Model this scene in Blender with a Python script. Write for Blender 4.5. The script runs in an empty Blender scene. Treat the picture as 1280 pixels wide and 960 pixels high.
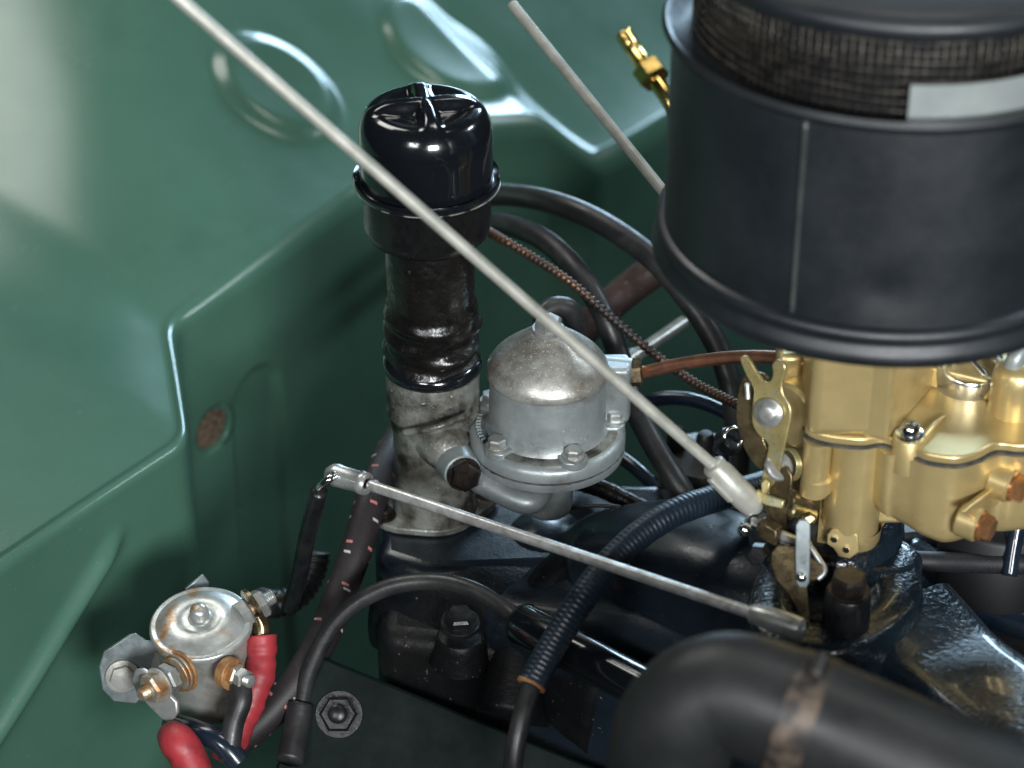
import bpy, bmesh, math, random
from mathutils import Vector, Matrix, Quaternion
random.seed(7)
S = bpy.context.scene
C = S.collection
PI = math.pi
V = Vector
# ------------------------------------------------------------------ camera, world, lamps, exposure
LENS = 85.0
F = 1280 * LENS / 36.0                      # focal length in photo pixels
PITCH = math.radians(33)
fw = V((0, math.cos(PITCH), -math.sin(PITCH)))
rt = V((1, 0, 0))
up = V((0, math.sin(PITCH), math.cos(PITCH)))
D0 = 1.465                                  # fuel pump flange: world origin
CAM = -(D0 * fw + (684 - 640) / F * D0 * rt - (534 - 480) / F * D0 * up)
cd = bpy.data.cameras.new('camera'); cam = bpy.data.objects.new('camera', cd); C.objects.link(cam)
cam.location = CAM; cam.rotation_euler = (PI / 2 - PITCH, 0, 0)
cd.lens = LENS; cd.sensor_width = 36; cd.clip_start = 0.05; cd.clip_end = 60
cd.dof.use_dof = True; cd.dof.focus_distance = 1.42; cd.dof.aperture_fstop = 5.0
S.camera = cam
S.view_settings.view_transform = 'Standard'; S.view_settings.look = 'None'
S.view_settings.exposure = -0.18; S.view_settings.gamma = 1.0
S.cycles.use_denoising = True
S.cycles.max_bounces = 8
wd = bpy.data.worlds.new('World'); S.world = wd; wd.use_nodes = True
bg = wd.node_tree.nodes['Background']; bg.inputs[0].default_value = (0.30, 0.42, 0.48, 1); bg.inputs[1].default_value = 0.04

def lamp(name, loc, target, sx, sy, power, col):
    l = bpy.data.lights.new(name, 'AREA'); l.shape = 'RECTANGLE'; l.size = sx; l.size_y = sy
    l.energy = power; l.color = col
    o = bpy.data.objects.new(name, l); C.objects.link(o); o.location = loc
    o.rotation_euler = (V(target) - V(loc)).to_track_quat('-Z', 'Y').to_euler()
    return o
lamp('ceiling_softbox', (-0.92, 1.08, 1.75), (-0.35, 0.35, 0), 0.9, 0.7, 17, (1.0, 0.99, 0.94))
lamp('window_light', (0.75, 3.0, 1.2), (0.1, 0.2, 0), 1.2, 0.6, 85, (0.55, 0.79, 1.0))
lamp('edge_lamp', (1.55, 0.45, 1.30), (-0.2, 0.25, 0), 0.40, 0.22, 14, (0.80, 0.93, 1.0))  # unseen lamp added to put a highlight along the green panel edge
lamp('doorway_light', (0.42, -1.80, 0.74), (0.0, 0, 0), 0.5, 0.30, 54, (0.95, 0.98, 1.0))
lamp('front_fill', (-0.65, -1.65, 1.0), (-0.1, 0, 0), 0.5, 0.35, 15, (0.97, 0.98, 1.0))  # fill lamp added at the left front to brighten the green wall
lamp('top_light', (0.35, 0.25, 2.0), (0.1, 0, 0), 0.5, 0.4, 6, (1.0, 0.97, 0.92))  # overhead lamp added for highlights on dome and cap tops

# ------------------------------------------------------------------ pixel helpers (photo pixels -> rays; depth from what it touches)
def ray(px, py):
    return fw + (px - 640) / F * rt - (py - 480) / F * up
def W(px, py, d): return CAM + d * ray(px, py)
def onz(px, py, z): r = ray(px, py); return CAM + r * ((z - CAM.z) / r.z)
def ony(px, py, y): r = ray(px, py); return CAM + r * ((y - CAM.y) / r.y)
def depth(p): return (V(p) - CAM).dot(fw)
def proj(p):
    q = V(p) - CAM; d = q.dot(fw); return 640 + F * q.dot(rt) / d, 480 - F * q.dot(up) / d
def z_at(x, y, py):
    lo, hi = -1.0, 1.0
    for _ in range(50):
        m = (lo + hi) / 2
        if proj((x, y, m))[1] > py: lo = m
        else: hi = m
    return lo
def mpp(d): return d / F

# ------------------------------------------------------------------ materials
MATS = {}
def mat(name, col, metal=0.0, rough=0.4, col2=None, vscale=25, vamt=0.5, lo=0.4, hi=0.65, rvar=0.12, bump=0.0, bscale=200,
        coat=0.0, specks=None, stain=None, detail=6, bdist=0.001, coord='Object', spec=0.5, crough=0.05):
    m = bpy.data.materials.new(name); m.use_nodes = True; MATS[name] = m
    nt = m.node_tree; N = nt.nodes; L = nt.links
    b = N['Principled BSDF']
    b.inputs['Metallic'].default_value = metal; b.inputs['Roughness'].default_value = rough
    b.inputs['Specular IOR Level'].default_value = spec
    b.inputs['Coat Weight'].default_value = coat; b.inputs['Coat Roughness'].default_value = crough
    tc = N.new('ShaderNodeTexCoord'); out = tc.outputs[coord]
    def noise(sc, det=detail, ro=0.6):
        n = N.new('ShaderNodeTexNoise'); n.inputs['Scale'].default_value = sc
        n.inputs['Detail'].default_value = det; n.inputs['Roughness'].default_value = ro
        L.new(out, n.inputs['Vector']); return n.outputs['Fac']
    def ramp(fac, a, c):
        r = N.new('ShaderNodeMapRange'); r.inputs['From Min'].default_value = a; r.inputs['From Max'].default_value = c
        L.new(fac, r.inputs['Value']); return r.outputs['Result']
    def mix(fac, a, c):
        x = N.new('ShaderNodeMix'); x.data_type = 'RGBA'
        L.new(fac, x.inputs['Factor'])
        for v, s in ((a, x.inputs['A']), (c, x.inputs['B'])):
            if isinstance(v, tuple): s.default_value = (*v, 1)
            else: L.new(v, s)
        return x.outputs['Result']
    base = col
    if col2:
        base = mix(ramp(noise(vscale), lo, hi), col, col2)
    if stain:                                  # (colour, scale, from, to)
        base = mix(ramp(noise(stain[1], 8, 0.65), stain[2], stain[3]), base, stain[0])
    if specks:
        base = mix(ramp(noise(specks[1], 2, 0.5), specks[2], specks[2] + 0.06), base, specks[0])
    if isinstance(base, tuple): b.inputs['Base Color'].default_value = (*base, 1)
    else: L.new(base, b.inputs['Base Color'])
    if rvar:
        r = N.new('ShaderNodeMapRange'); r.inputs['From Min'].default_value = 0.3; r.inputs['From Max'].default_value = 0.7
        r.inputs['To Min'].default_value = max(0.02, rough - rvar); r.inputs['To Max'].default_value = min(1, rough + rvar)
        L.new(noise(vscale * 2.3, 8, 0.7), r.inputs['Value']); L.new(r.outputs['Result'], b.inputs['Roughness'])
    if bump:
        bn = N.new('ShaderNodeBump'); bn.inputs['Strength'].default_value = bump; bn.inputs['Distance'].default_value = bdist
        L.new(noise(bscale, 3, 0.5), bn.inputs['Height']); L.new(bn.outputs['Normal'], b.inputs['Normal'])
    return m
mat('green', (0.053, 0.126, 0.090), 0, 0.25, (0.060, 0.140, 0.100), 6, coat=0.55, crough=0.17, rvar=0.05, specks=((0.30, 0.40, 0.34), 800, 0.735), bump=0.03, bscale=120, spec=0.25, stain=((0.042, 0.103, 0.074), 9, 0.58, 0.80))
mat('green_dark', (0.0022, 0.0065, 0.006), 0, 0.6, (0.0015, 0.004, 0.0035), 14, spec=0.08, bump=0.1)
mat('gloss_black', (0.005, 0.006, 0.008), 0, 0.16, coat=0.7, rvar=0.07, vscale=40, specks=((0.20, 0.23, 0.25), 900, 0.76), bump=0.03, bscale=90)
mat('dusty_black', (0.0035, 0.0035, 0.004), 0, 0.32, (0.008, 0.008, 0.008), 60, rvar=0.12, specks=((0.20, 0.20, 0.19), 1100, 0.74), bump=0.12, bscale=300)
mat('chip_edge', (0.34, 0.34, 0.31), 0.6, 0.4, (0.02, 0.02, 0.022), 70, lo=0.45, hi=0.55)
mat('satin_black', (0.0045, 0.0068, 0.009), 0, 0.47, (0.009, 0.012, 0.015), 12, rvar=0.09, bump=0.05, bscale=160, specks=((0.34, 0.20, 0.10), 60, 0.80), spec=0.65)
mat('seam_grey', (0.045, 0.050, 0.050), 0.1, 0.4, (0.02, 0.023, 0.024), 30)
mat('rubber', (0.012, 0.012, 0.013), 0, 0.42, (0.028, 0.028, 0.028), 40, rvar=0.12, bump=0.12, bscale=350)
mat('worn_rubber', (0.0035, 0.0033, 0.003), 0, 0.30, (0.009, 0.008, 0.007), 30, rvar=0.14, bump=0.45, bscale=140, specks=((0.20, 0.19, 0.17), 1000, 0.74), bdist=0.002)
mat('grey_rubber', (0.008, 0.009, 0.0095), 0, 0.46, (0.014, 0.015, 0.0155), 16, rvar=0.1, bump=0.08, bscale=200, spec=0.4)
mat('engine_paint', (0.0045, 0.009, 0.014), 0, 0.26, (0.009, 0.017, 0.025), 20, coat=0.45, rvar=0.10, bump=0.55, bscale=330, bdist=0.0014, specks=((0.12, 0.13, 0.13), 500, 0.74))
mat('engine_smooth', (0.005, 0.009, 0.014), 0, 0.32, (0.009, 0.015, 0.022), 22, coat=0.1, rvar=0.10, bump=0.18, bscale=420, bdist=0.0007, specks=((0.14, 0.14, 0.13), 420, 0.72))
mat('engine_grime', (0.003, 0.004, 0.0055), 0, 0.45, (0.007, 0.007, 0.0065), 35, rvar=0.12, bump=0.35, bscale=380, bdist=0.0009, specks=((0.10, 0.09, 0.08), 300, 0.70), spec=0.2)
mat('cast_alu', (0.34, 0.375, 0.375), 0.5, 0.42, (0.26, 0.29, 0.29), 60, rvar=0.1, bump=0.25, bscale=900, bdist=0.0004, stain=((0.09, 0.09, 0.078), 34, 0.56, 0.80), specks=((0.58, 0.60, 0.58), 420, 0.70))
mat('dome_alu', (0.44, 0.44, 0.41), 0.6, 0.38, (0.28, 0.27, 0.24), 50, rvar=0.12, bump=0.2, bscale=1000, bdist=0.0004, stain=((0.13, 0.11, 0.085), 40, 0.50, 0.72), specks=((0.66, 0.66, 0.61), 850, 0.63))
mat('dirty_alu', (0.235, 0.245, 0.22), 0.4, 0.46, (0.11, 0.10, 0.082), 45, rvar=0.14, bump=0.5, bscale=500, bdist=0.0006, stain=((0.022, 0.019, 0.015), 38, 0.46, 0.62), specks=((0.50, 0.50, 0.46), 300, 0.71))
mat('zinc', (0.47, 0.49, 0.48), 0.7, 0.36, (0.32, 0.32, 0.29), 80, rvar=0.12, bump=0.12, bscale=600, bdist=0.0003)
mat('rod_pale', (0.42, 0.42, 0.37), 0.3, 0.42, (0.30, 0.30, 0.26), 70, rvar=0.1, bump=0.1, bscale=700, bdist=0.0003)
mat('rod_steel', (0.56, 0.57, 0.56), 0.65, 0.36, (0.34, 0.33, 0.30), 110, rvar=0.14, bump=0.15, bscale=700, bdist=0.0003, stain=((0.15, 0.13, 0.10), 60, 0.60, 0.75))
mat('solenoid_zinc', (0.46, 0.49, 0.48), 0.6, 0.36, (0.32, 0.33, 0.30), 60, rvar=0.14, stain=((0.36, 0.19, 0.06), 70, 0.56, 0.66), bump=0.12, bscale=500, bdist=0.0004)
mat('solenoid_body', (0.40, 0.41, 0.38), 0.4, 0.45, (0.24, 0.23, 0.20), 40, rvar=0.14, stain=((0.12, 0.10, 0.08), 30, 0.55, 0.7), bump=0.3, bscale=500, bdist=0.0005)
mat('rusty_zinc', (0.44, 0.41, 0.33), 0.75, 0.45, (0.45, 0.20, 0.06), 110, lo=0.42, hi=0.6, rvar=0.15, bump=0.4, bscale=500, bdist=0.0006)
mat('rust', (0.22, 0.095, 0.032), 0.2, 0.6, (0.36, 0.20, 0.085), 140, rvar=0.1, bump=0.5, bscale=400)
mat('dark_bolt', (0.012, 0.010, 0.009), 0.5, 0.30, (0.035, 0.027, 0.022), 60, bump=0.3, bscale=400, bdist=0.0005)
mat('black_bolt', (0.006, 0.007, 0.009), 0.1, 0.32, (0.016, 0.016, 0.016), 60, bump=0.3, bscale=300, bdist=0.0006, spec=0.35)
mat('gold', (0.56, 0.435, 0.20), 0.6, 0.36, (0.50, 0.385, 0.175), 30, rvar=0.06, bump=0.08, bscale=500, bdist=0.0004, stain=((0.36, 0.26, 0.10), 26, 0.56, 0.82))
mat('yellow_zinc', (0.46, 0.38, 0.17), 0.65, 0.30, (0.36, 0.29, 0.12), 60, rvar=0.1, stain=((0.36, 0.38, 0.26), 40, 0.55, 0.7))
mat('bronze_plate', (0.17, 0.13, 0.068), 0.8, 0.28, (0.08, 0.06, 0.035), 70, rvar=0.12, bump=0.15, bscale=500, bdist=0.0004, stain=((0.03, 0.024, 0.018), 60, 0.55, 0.7))
mat('brass', (0.72, 0.36, 0.16), 0.85, 0.22, (0.60, 0.28, 0.11), 60, rvar=0.08)
mat('amber_brass', (0.85, 0.55, 0.14), 1.0, 0.2, (0.9, 0.7, 0.3), 40)
mat('copper', (0.46, 0.20, 0.11), 0.8, 0.36, (0.30, 0.13, 0.08), 60, rvar=0.1, stain=((0.10, 0.06, 0.045), 50, 0.58, 0.75))
mat('chrome', (0.78, 0.80, 0.80), 1.0, 0.15, rvar=0.05, vscale=60)
mat('throat', (0.70, 0.73, 0.75), 0.95, 0.22, (0.5, 0.52, 0.53), 30)
mat('worn_band', (0.016, 0.014, 0.013), 0.2, 0.45, (0.10, 0.075, 0.055), 55, lo=0.45, hi=0.6, stain=((0.42, 0.41, 0.36), 40, 0.60, 0.66), bump=0.4, bscale=200)
mat('steel_grey', (0.24, 0.28, 0.29), 0.6, 0.34, (0.17, 0.19, 0.19), 80, rvar=0.1)
mat('gasket', (0.030, 0.032, 0.034), 0, 0.6, (0.08, 0.075, 0.065), 150, bump=0.4, bscale=600)
mat('red_boot', (0.34, 0.028, 0.036), 0, 0.5, (0.24, 0.020, 0.026), 60, rvar=0.1, bump=0.3, bscale=150, bdist=0.001, stain=((0.08, 0.02, 0.02), 60, 0.56, 0.75))
mat('brown_pipe', (0.055, 0.032, 0.030), 0, 0.4, (0.10, 0.07, 0.065), 60, bump=0.5, bscale=200, specks=((0.3, 0.26, 0.25), 300, 0.68))
mat('wound_cloth', (0.008, 0.016, 0.028), 0, 0.38, (0.014, 0.024, 0.038), 60, rvar=0.1, bump=0.2, bscale=400)
mat('blue_black', (0.007, 0.013, 0.024), 0, 0.22, (0.012, 0.02, 0.03), 30, coat=0.3)
mat('insulation', (0.055, 0.035, 0.022), 0, 0.9, (0.20, 0.14, 0.09), 330, lo=0.42, hi=0.58, rvar=0, bump=1.0, bscale=500, bdist=0.004)
mat('label_plate', (0.30, 0.33, 0.32), 0.3, 0.36, (0.24, 0.27, 0.27), 20)
mat('mesh_wire', (0.075, 0.068, 0.055), 0.6, 0.42, (0.016, 0.015, 0.014), 130, lo=0.38, hi=0.6)
mat('void_black', (0.004, 0.004, 0.005), 0, 0.7)
mat('ground', (0.010, 0.011, 0.012), 0, 0.8, (0.02, 0.02, 0.02), 8)
mat('spiral', (0.10, 0.055, 0.035), 0.6, 0.40, (0.035, 0.03, 0.028), 14, lo=0.42, hi=0.58, rvar=0.1)

def braid_mat(name, base, base2, flecks):
    m = bpy.data.materials.new(name); m.use_nodes = True; MATS[name] = m
    nt = m.node_tree; N = nt.nodes; L = nt.links; b = N['Principled BSDF']; b.inputs['Roughness'].default_value = 0.55
    uv = N.new('ShaderNodeTexCoord').outputs['UV']
    mp = N.new('ShaderNodeMapping'); L.new(uv, mp.inputs['Vector'])
    br = N.new('ShaderNodeTexBrick'); L.new(mp.outputs['Vector'], br.inputs['Vector'])
    mp.inputs['Scale'].default_value = (10, 420, 1)
    br.inputs['Color1'].default_value = (*base, 1); br.inputs['Color2'].default_value = (*base2, 1)
    br.inputs['Mortar'].default_value = (base[0] * .4, base[1] * .4, base[2] * .4, 1)
    br.inputs['Scale'].default_value = 1.0; br.inputs['Brick Width'].default_value = 0.6; br.inputs['Row Height'].default_value = 0.5
    br.inputs['Mortar Size'].default_value = 0.05
    col = br.outputs['Color']
    sp = N.new('ShaderNodeSeparateXYZ'); L.new(uv, sp.inputs[0])
    def mt(op, a, c):
        x = N.new('ShaderNodeMath'); x.operation = op
        for v, q in ((a, x.inputs[0]), (c, x.inputs[1])):
            if isinstance(v, (int, float)): q.default_value = v
            else: L.new(v, q)
        return x.outputs[0]
    for k, (fc, su, sv, off) in enumerate(flecks):           # woven tracer threads
        a = mt('FRACT', mt('ADD', mt('MULTIPLY', sp.outputs['X'], su), mt('ADD', mt('MULTIPLY', sp.outputs['Y'], 17.3), off)), 0)
        c = mt('FRACT', mt('ADD', mt('MULTIPLY', sp.outputs['Y'], sv), off), 0)
        fac = mt('MULTIPLY', mt('LESS_THAN', a, .23 * su / 3), mt('LESS_THAN', c, .065))
        x = N.new('ShaderNodeMix'); x.data_type = 'RGBA'; L.new(fac, x.inputs['Factor'])
        x.inputs['B'].default_value = (*fc, 1); L.new(col, x.inputs['A']); col = x.outputs['Result']
    L.new(col, b.inputs['Base Color'])
    bn = N.new('ShaderNodeBump'); bn.inputs['Strength'].default_value = 0.5; bn.inputs['Distance'].default_value = 0.0008
    L.new(br.outputs['Fac'], bn.inputs['Height']); bn.invert = True; L.new(bn.outputs['Normal'], b.inputs['Normal'])
braid_mat('brown_braid', (0.014, 0.010, 0.011), (0.022, 0.016, 0.017), [((0.45, 0.44, 0.46), 3, 42, 0.0), ((0.42, 0.16, 0.14), 4, 37, 0.43)])
braid_mat('black_braid', (0.010, 0.010, 0.012), (0.020, 0.020, 0.024), [])

# ------------------------------------------------------------------ mesh helpers
def thing(name, loc, label, cat, group=None):
    o = bpy.data.objects.new(name, None); C.objects.link(o); o.location = loc; o.empty_display_size = 0.02
    o['label'] = label; o['category'] = cat
    if group: o['group'] = group
    return o
def origin(p):
    v = V((0, 0, 0))
    while p is not None: v += p.location; p = p.parent
    return v
def obj(name, bm, material, parent=None, smooth=35, bevel=0.0, label=None, cat=None, kind=None, group=None, segs=2, loc=None):
    me = bpy.data.meshes.new(name)
    o0 = origin(parent) if parent else (V(loc) if loc is not None else None)
    if o0 is None:                          # origin at base centre
        xs = [v.co for v in bm.verts]
        o0 = V(((min(c.x for c in xs) + max(c.x for c in xs)) / 2, (min(c.y for c in xs) + max(c.y for c in xs)) / 2, min(c.z for c in xs)))
    for v in bm.verts: v.co -= o0
    bmesh.ops.recalc_face_normals(bm, faces=bm.faces)
    bm.to_mesh(me); bm.free()
    me.materials.append(MATS[material])
    o = bpy.data.objects.new(name, me); C.objects.link(o)
    if parent: o.parent = parent
    else: o.location = o0
    me.shade_smooth()
    if smooth < 180: me.set_sharp_from_angle(angle=math.radians(smooth))
    if bevel:
        md = o.modifiers.new('bevel', 'BEVEL'); md.width = bevel; md.segments = segs; md.limit_method = 'ANGLE'; md.angle_limit = math.radians(35)
        md.harden_normals = False
    if label: o['label'] = label
    if cat: o['category'] = cat
    if kind: o['kind'] = kind
    if group: o['group'] = group
    return o
def frame(p, axis, roll=None):
    """matrix with local Z along axis"""
    z = V(axis).normalized()
    x = V(roll) if roll is not None else (V((1, 0, 0)) if abs(z.x) < 0.9 else V((0, 1, 0)))
    x = (x - z * x.dot(z)).normalized(); y = z.cross(x)
    m = Matrix((x, y, z)).transposed().to_4x4(); m.translation = V(p); return m
def lathe(bm, prof, M=Matrix(), segs=48, fn=None, a0=0, a1=2 * PI):
    full = abs(a1 - a0 - 2 * PI) < 1e-6
    n = segs if full else segs + 1
    rows = []
    for r, z in prof:
        if r <= 1e-7 and full and fn is None: rows.append([bm.verts.new(M @ V((0, 0, z)))]); continue
        row = []
        for k in range(n):
            t = a0 + (a1 - a0) * k / segs
            rr, zz = (r, z) if fn is None else fn(r, z, t)
            row.append(bm.verts.new(M @ V((rr * math.cos(t), rr * math.sin(t), zz))))
        rows.append(row)
    for A, B in zip(rows, rows[1:]):
        for k in range(segs):
            j = (k + 1) % n
            if len(A) == 1 and len(B) == 1: continue
            try:
                if len(A) == 1: bm.faces.new((A[0], B[k], B[j]))
                elif len(B) == 1: bm.faces.new((A[k], A[j], B[0]))
                else: bm.faces.new((A[k], A[j], B[j], B[k]))
            except ValueError: pass
    return bm
def cyl(bm, p0, p1, r0, r1=None, segs=24, ch=0.0):
    p0 = V(p0); p1 = V(p1); r1 = r0 if r1 is None else r1; h = (p1 - p0).length
    if ch: pr = [(0, 0), (r0 - ch, 0), (r0, ch), (r1, h - ch), (r1 - ch, h), (0, h)]
    else: pr = [(0, 0), (r0, 0), (r1, h), (0, h)]
    return lathe(bm, pr, frame(p0, p1 - p0), segs)
def catmull(pts, n=10):
    out = []
    P = [pts[0] * 2 - pts[1]] + list(pts) + [pts[-1] * 2 - pts[-2]]
    for i in range(1, len(P) - 2):
        a, b, c, d = P[i - 1:i + 3]
        for k in range(n):
            t = k / n
            out.append(0.5 * ((2 * b) + (c - a) * t + (2 * a - 5 * b + 4 * c - d) * t * t + (3 * b - a - 3 * c + d) * t ** 3))
    out.append(P[-2].copy()); return out
def resample(path, step):
    out = [path[0]]; acc = 0
    for a, b in zip(path, path[1:]):
        L = (b - a).length; t = step - acc
        while t < L: out.append(a.lerp(b, t / L)); t += step
        acc = L - (t - step)
    out.append(path[-1]); return out
def tube(bm, pts, r, segs=14, n=10, rf=None, step=None, smooth=True, caps=True):
    path = catmull([V(p) for p in pts], n) if smooth and len(pts) > 2 else [V(p) for p in pts]
    if step: path = resample(path, step)
    uvl = bm.loops.layers.uv.verify()
    tprev = None; x = None; rings = []; ss = []; s = 0
    tot = sum((b - a).length for a, b in zip(path, path[1:]))
    for i, p in enumerate(path):
        t = (path[min(i + 1, len(path) - 1)] - path[max(i - 1, 0)]).normalized()
        if x is None: x = t.orthogonal().normalized()
        else: x = tprev.rotation_difference(t) @ x; x = (x - t * x.dot(t)).normalized()
        y = t.cross(x); tprev = t
        if i: s += (p - path[i - 1]).length
        rr = r if rf is None else rf(s, s / tot, i) * r
        rings.append([bm.verts.new(p + (x * math.cos(2 * PI * k / segs) + y * math.sin(2 * PI * k / segs)) * rr) for k in range(segs)]); ss.append(s)
    for i in range(len(rings) - 1):
        for k in range(segs):
            j = (k + 1) % segs
            f = bm.faces.new((rings[i][k], rings[i][j], rings[i + 1][j], rings[i + 1][k]))
            for lp, (u, v) in zip(f.loops, ((k / segs, ss[i]), ((k + 1) / segs, ss[i]), ((k + 1) / segs, ss[i + 1]), (k / segs, ss[i + 1]))): lp[uvl].uv = (u, v)
    if caps: bm.faces.new(rings[0]); bm.faces.new(rings[-1])
    return bm
def prism(bm, pts2, h, M=Matrix(), z0=0.0, scale_top=1.0):
    """outline in local XY extruded from z0 to z0+h"""
    c = V((sum(p[0] for p in pts2) / len(pts2), sum(p[1] for p in pts2) / len(pts2)))
    A = [bm.verts.new(M @ V((p[0], p[1], z0))) for p in pts2]
    B = [bm.verts.new(M @ V((c.x + (p[0] - c.x) * scale_top, c.y + (p[1] - c.y) * scale_top, z0 + h))) for p in pts2]
    n = len(A)
    for k in range(n): bm.faces.new((A[k], A[(k + 1) % n], B[(k + 1) % n], B[k]))
    bm.faces.new(A[::-1]); bm.faces.new(B)
    return bm
def box(bm, c, sx, sy, sz, M=Matrix()):
    pts = [(c[0] - sx / 2, c[1] - sy / 2), (c[0] + sx / 2, c[1] - sy / 2), (c[0] + sx / 2, c[1] + sy / 2), (c[0] - sx / 2, c[1] + sy / 2)]
    return prism(bm, pts, sz, M, c[2] - sz / 2)
def smooth2(pts, n=6, closed=True):
    """Catmull-Rom smoothing of a closed 2-D outline"""
    out = []; m = len(pts)
    for i in range(m):
        a, b, c, d = (V(pts[(i + k) % m]) for k in (-1, 0, 1, 2))
        for k in range(n):
            t = k / n
            out.append(0.5 * ((2 * b) + (c - a) * t + (2 * a - 5 * b + 4 * c - d) * t * t + (3 * b - a - 3 * c + d) * t ** 3))
    return [(p.x, p.y) for p in out]
def plate(bm, pix, d, thick, nrm=None, sm=0, dd=None):
    """flat plate: outline traced as pixels, laid in a plane through depth d (facing nrm), with its own thickness"""
    cx = sum(p[0] for p in pix) / len(pix); cy = sum(p[1] for p in pix) / len(pix)
    o = W(cx, cy, d); n = V(nrm).normalized() if nrm is not None else -fw
    m = frame(o, n, (1, 0, 0)); inv = m.inverted(); pts = []
    for p in pix:
        r = ray(*p); t = (o - CAM).dot(n) / r.dot(n); q = inv @ (CAM + r * t); pts.append((q.x, q.y))
    if sm: pts = smooth2(pts, sm)
    return prism(bm, pts, thick, m, -thick)
def hexbolt(bm, p, axis, r, h, washer=True, roll=0.0, wr=1.35, wh=0.25, dome=0.15):
    m = frame(p, axis) @ Matrix.Rotation(roll, 4, 'Z'); z = 0
    if washer:
        lathe(bm, [(0, -0.001), (r * wr, -0.001), (r * wr, h * wh * 0.8), (r * wr * 0.95, h * wh), (0, h * wh)], m, 24); z = h * wh
    hx = [(r * math.cos(k * PI / 3), r * math.sin(k * PI / 3)) for k in range(6)]
    prism(bm, hx, h * 0.85 - z * 0.5, m, z * 0.5)
    zt = h * 0.85
    prism(bm, hx, h * 0.15, m, zt, 0.84)
    return bm
def nut(bm, p, axis, r, h, stud=0.0, sr=0.5, roll=0.0):
    m = frame(p, axis) @ Matrix.Rotation(roll, 4, 'Z')
    hx = [(r * math.cos(k * PI / 3), r * math.sin(k * PI / 3)) for k in range(6)]
    prism(bm, hx, h * 0.8, m, 0); prism(bm, hx, h * 0.2, m, h * 0.8, 0.85)
    if stud:
        pr = [(0, h * .9)]; z = h * .9
        while z < h + stud: pr += [(r * sr, z), (r * sr * 0.88, z + stud / 10)]; z += stud / 5
        pr += [(r * sr * 0.7, z), (0, z)]
        lathe(bm, pr, m, 16)
    return bm
NB = bmesh.new

# ================================================================== SETTING: dark ground under the engine bay
bm = NB(); box(bm, (0, 0.5, -0.93), 8, 8, 0.02)
obj('ground', bm, 'ground', kind='structure')

# ================================================================== GREEN FIREWALL PANEL
ANG = math.radians(50)
H2 = V((math.cos(ANG), math.sin(ANG))); N2 = V((-math.sin(ANG), math.cos(ANG)))
ZL = W(237, 545, 1.55).z
def uv(p): return V((p.x * H2.x + p.y * H2.y, p.x * N2.x + p.y * N2.y))
EDGE = [(-260, 872, 0), (0, 700, 0), (120, 620, 0), (229, 549, 0), (236, 535, 0), (216, 410, 0), (222, 398, 0), (345, 320, 0), (445, 252, 0), (560, 185, 0),
        (612, 160, 0), (684, 156, -.012), (750, 209, -.050), (790, 190, -.050), (830, 166, -.05), (1000, 60, -.05), (1400, -200, -.05)]
ep = []
for x, y, dz in EDGE:
    p = onz(x, y, ZL + dz); q = uv(p)
    uu = q.x if not ep else max(q.x, ep[-1][0] + 0.003)
    ep.append((uu, q.y, ZL + dz))
def lin(u, k):
    if u <= ep[0][0]: return ep[0][k]
    for a, b in zip(ep, ep[1:]):
        if u <= b[0]: t = (u - a[0]) / (b[0] - a[0]); return a[k] + (b[k] - a[k]) * t
    return ep[-1][k]
_ec = {}
def edge_at(u):
    if u in _ec: return _ec[u]
    sg = 0.0075; sv = sz = sw = 0
    for i in range(-4, 5):
        w = math.exp(-i * i / 4.5); sv += w * lin(u + i * sg / 2, 1); sz += w * lin(u + i * sg / 2, 2); sw += w
    _ec[u] = (sv / sw, sz / sw)
    return _ec[u]
q2 = uv(onz(216, 410, ZL)); qb = uv(onz(0, 388, ZL)); BS = (qb.y - q2.y) / (q2.x - qb.x)
YB = onz(60, 392, ZL).y
def soft(d, w): return (d + math.sqrt(d * d + w * w)) / 2
def rise(u, v):
    ve, ze = edge_at(u); y = H2.y * u + N2.y * v
    a = 0.50 * soft(v - ve - 0.025, 0.045); b = 0.33 * soft(y - YB, 0.05); k = 0.022
    return (a + b - math.sqrt((a - b) ** 2 + k * k)) / 2
def sstep(a, b, x):
    t = min(1, max(0, (x - a) / (b - a))); return t * t * (3 - 2 * t)
BOSS = []
def ledge_z(u, v, bosses=True):
    ve, ze = edge_at(u)
    z = ze + rise(u, v) + 0.06 * max(0, v - ve)
    if bosses:
        for bu, bv, br, bh, el in BOSS:
            r = math.hypot(u - bu, (v - bv) * el)
            z += bh * (1 - sstep(br - 0.010, br + 0.004, r)) - bh * 0.25 * (1 - sstep(0, br, r))
    return z
def hit_ledge(px, py):
    r = ray(px, py); t = 1.0
    for _ in range(900):
        p = CAM + r * t; q = uv(p)
        if p.z < ledge_z(q.x, q.y, False): return q
        t += 0.002
    return q
q = hit_ledge(348, 112); BOSS.append((q.x, q.y, 0.043, 0.0075, 0.85))
q = hit_ledge(560, 62); BOSS.append((q.x, q.y, 0.050, 0.0065, 0.9))
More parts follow.
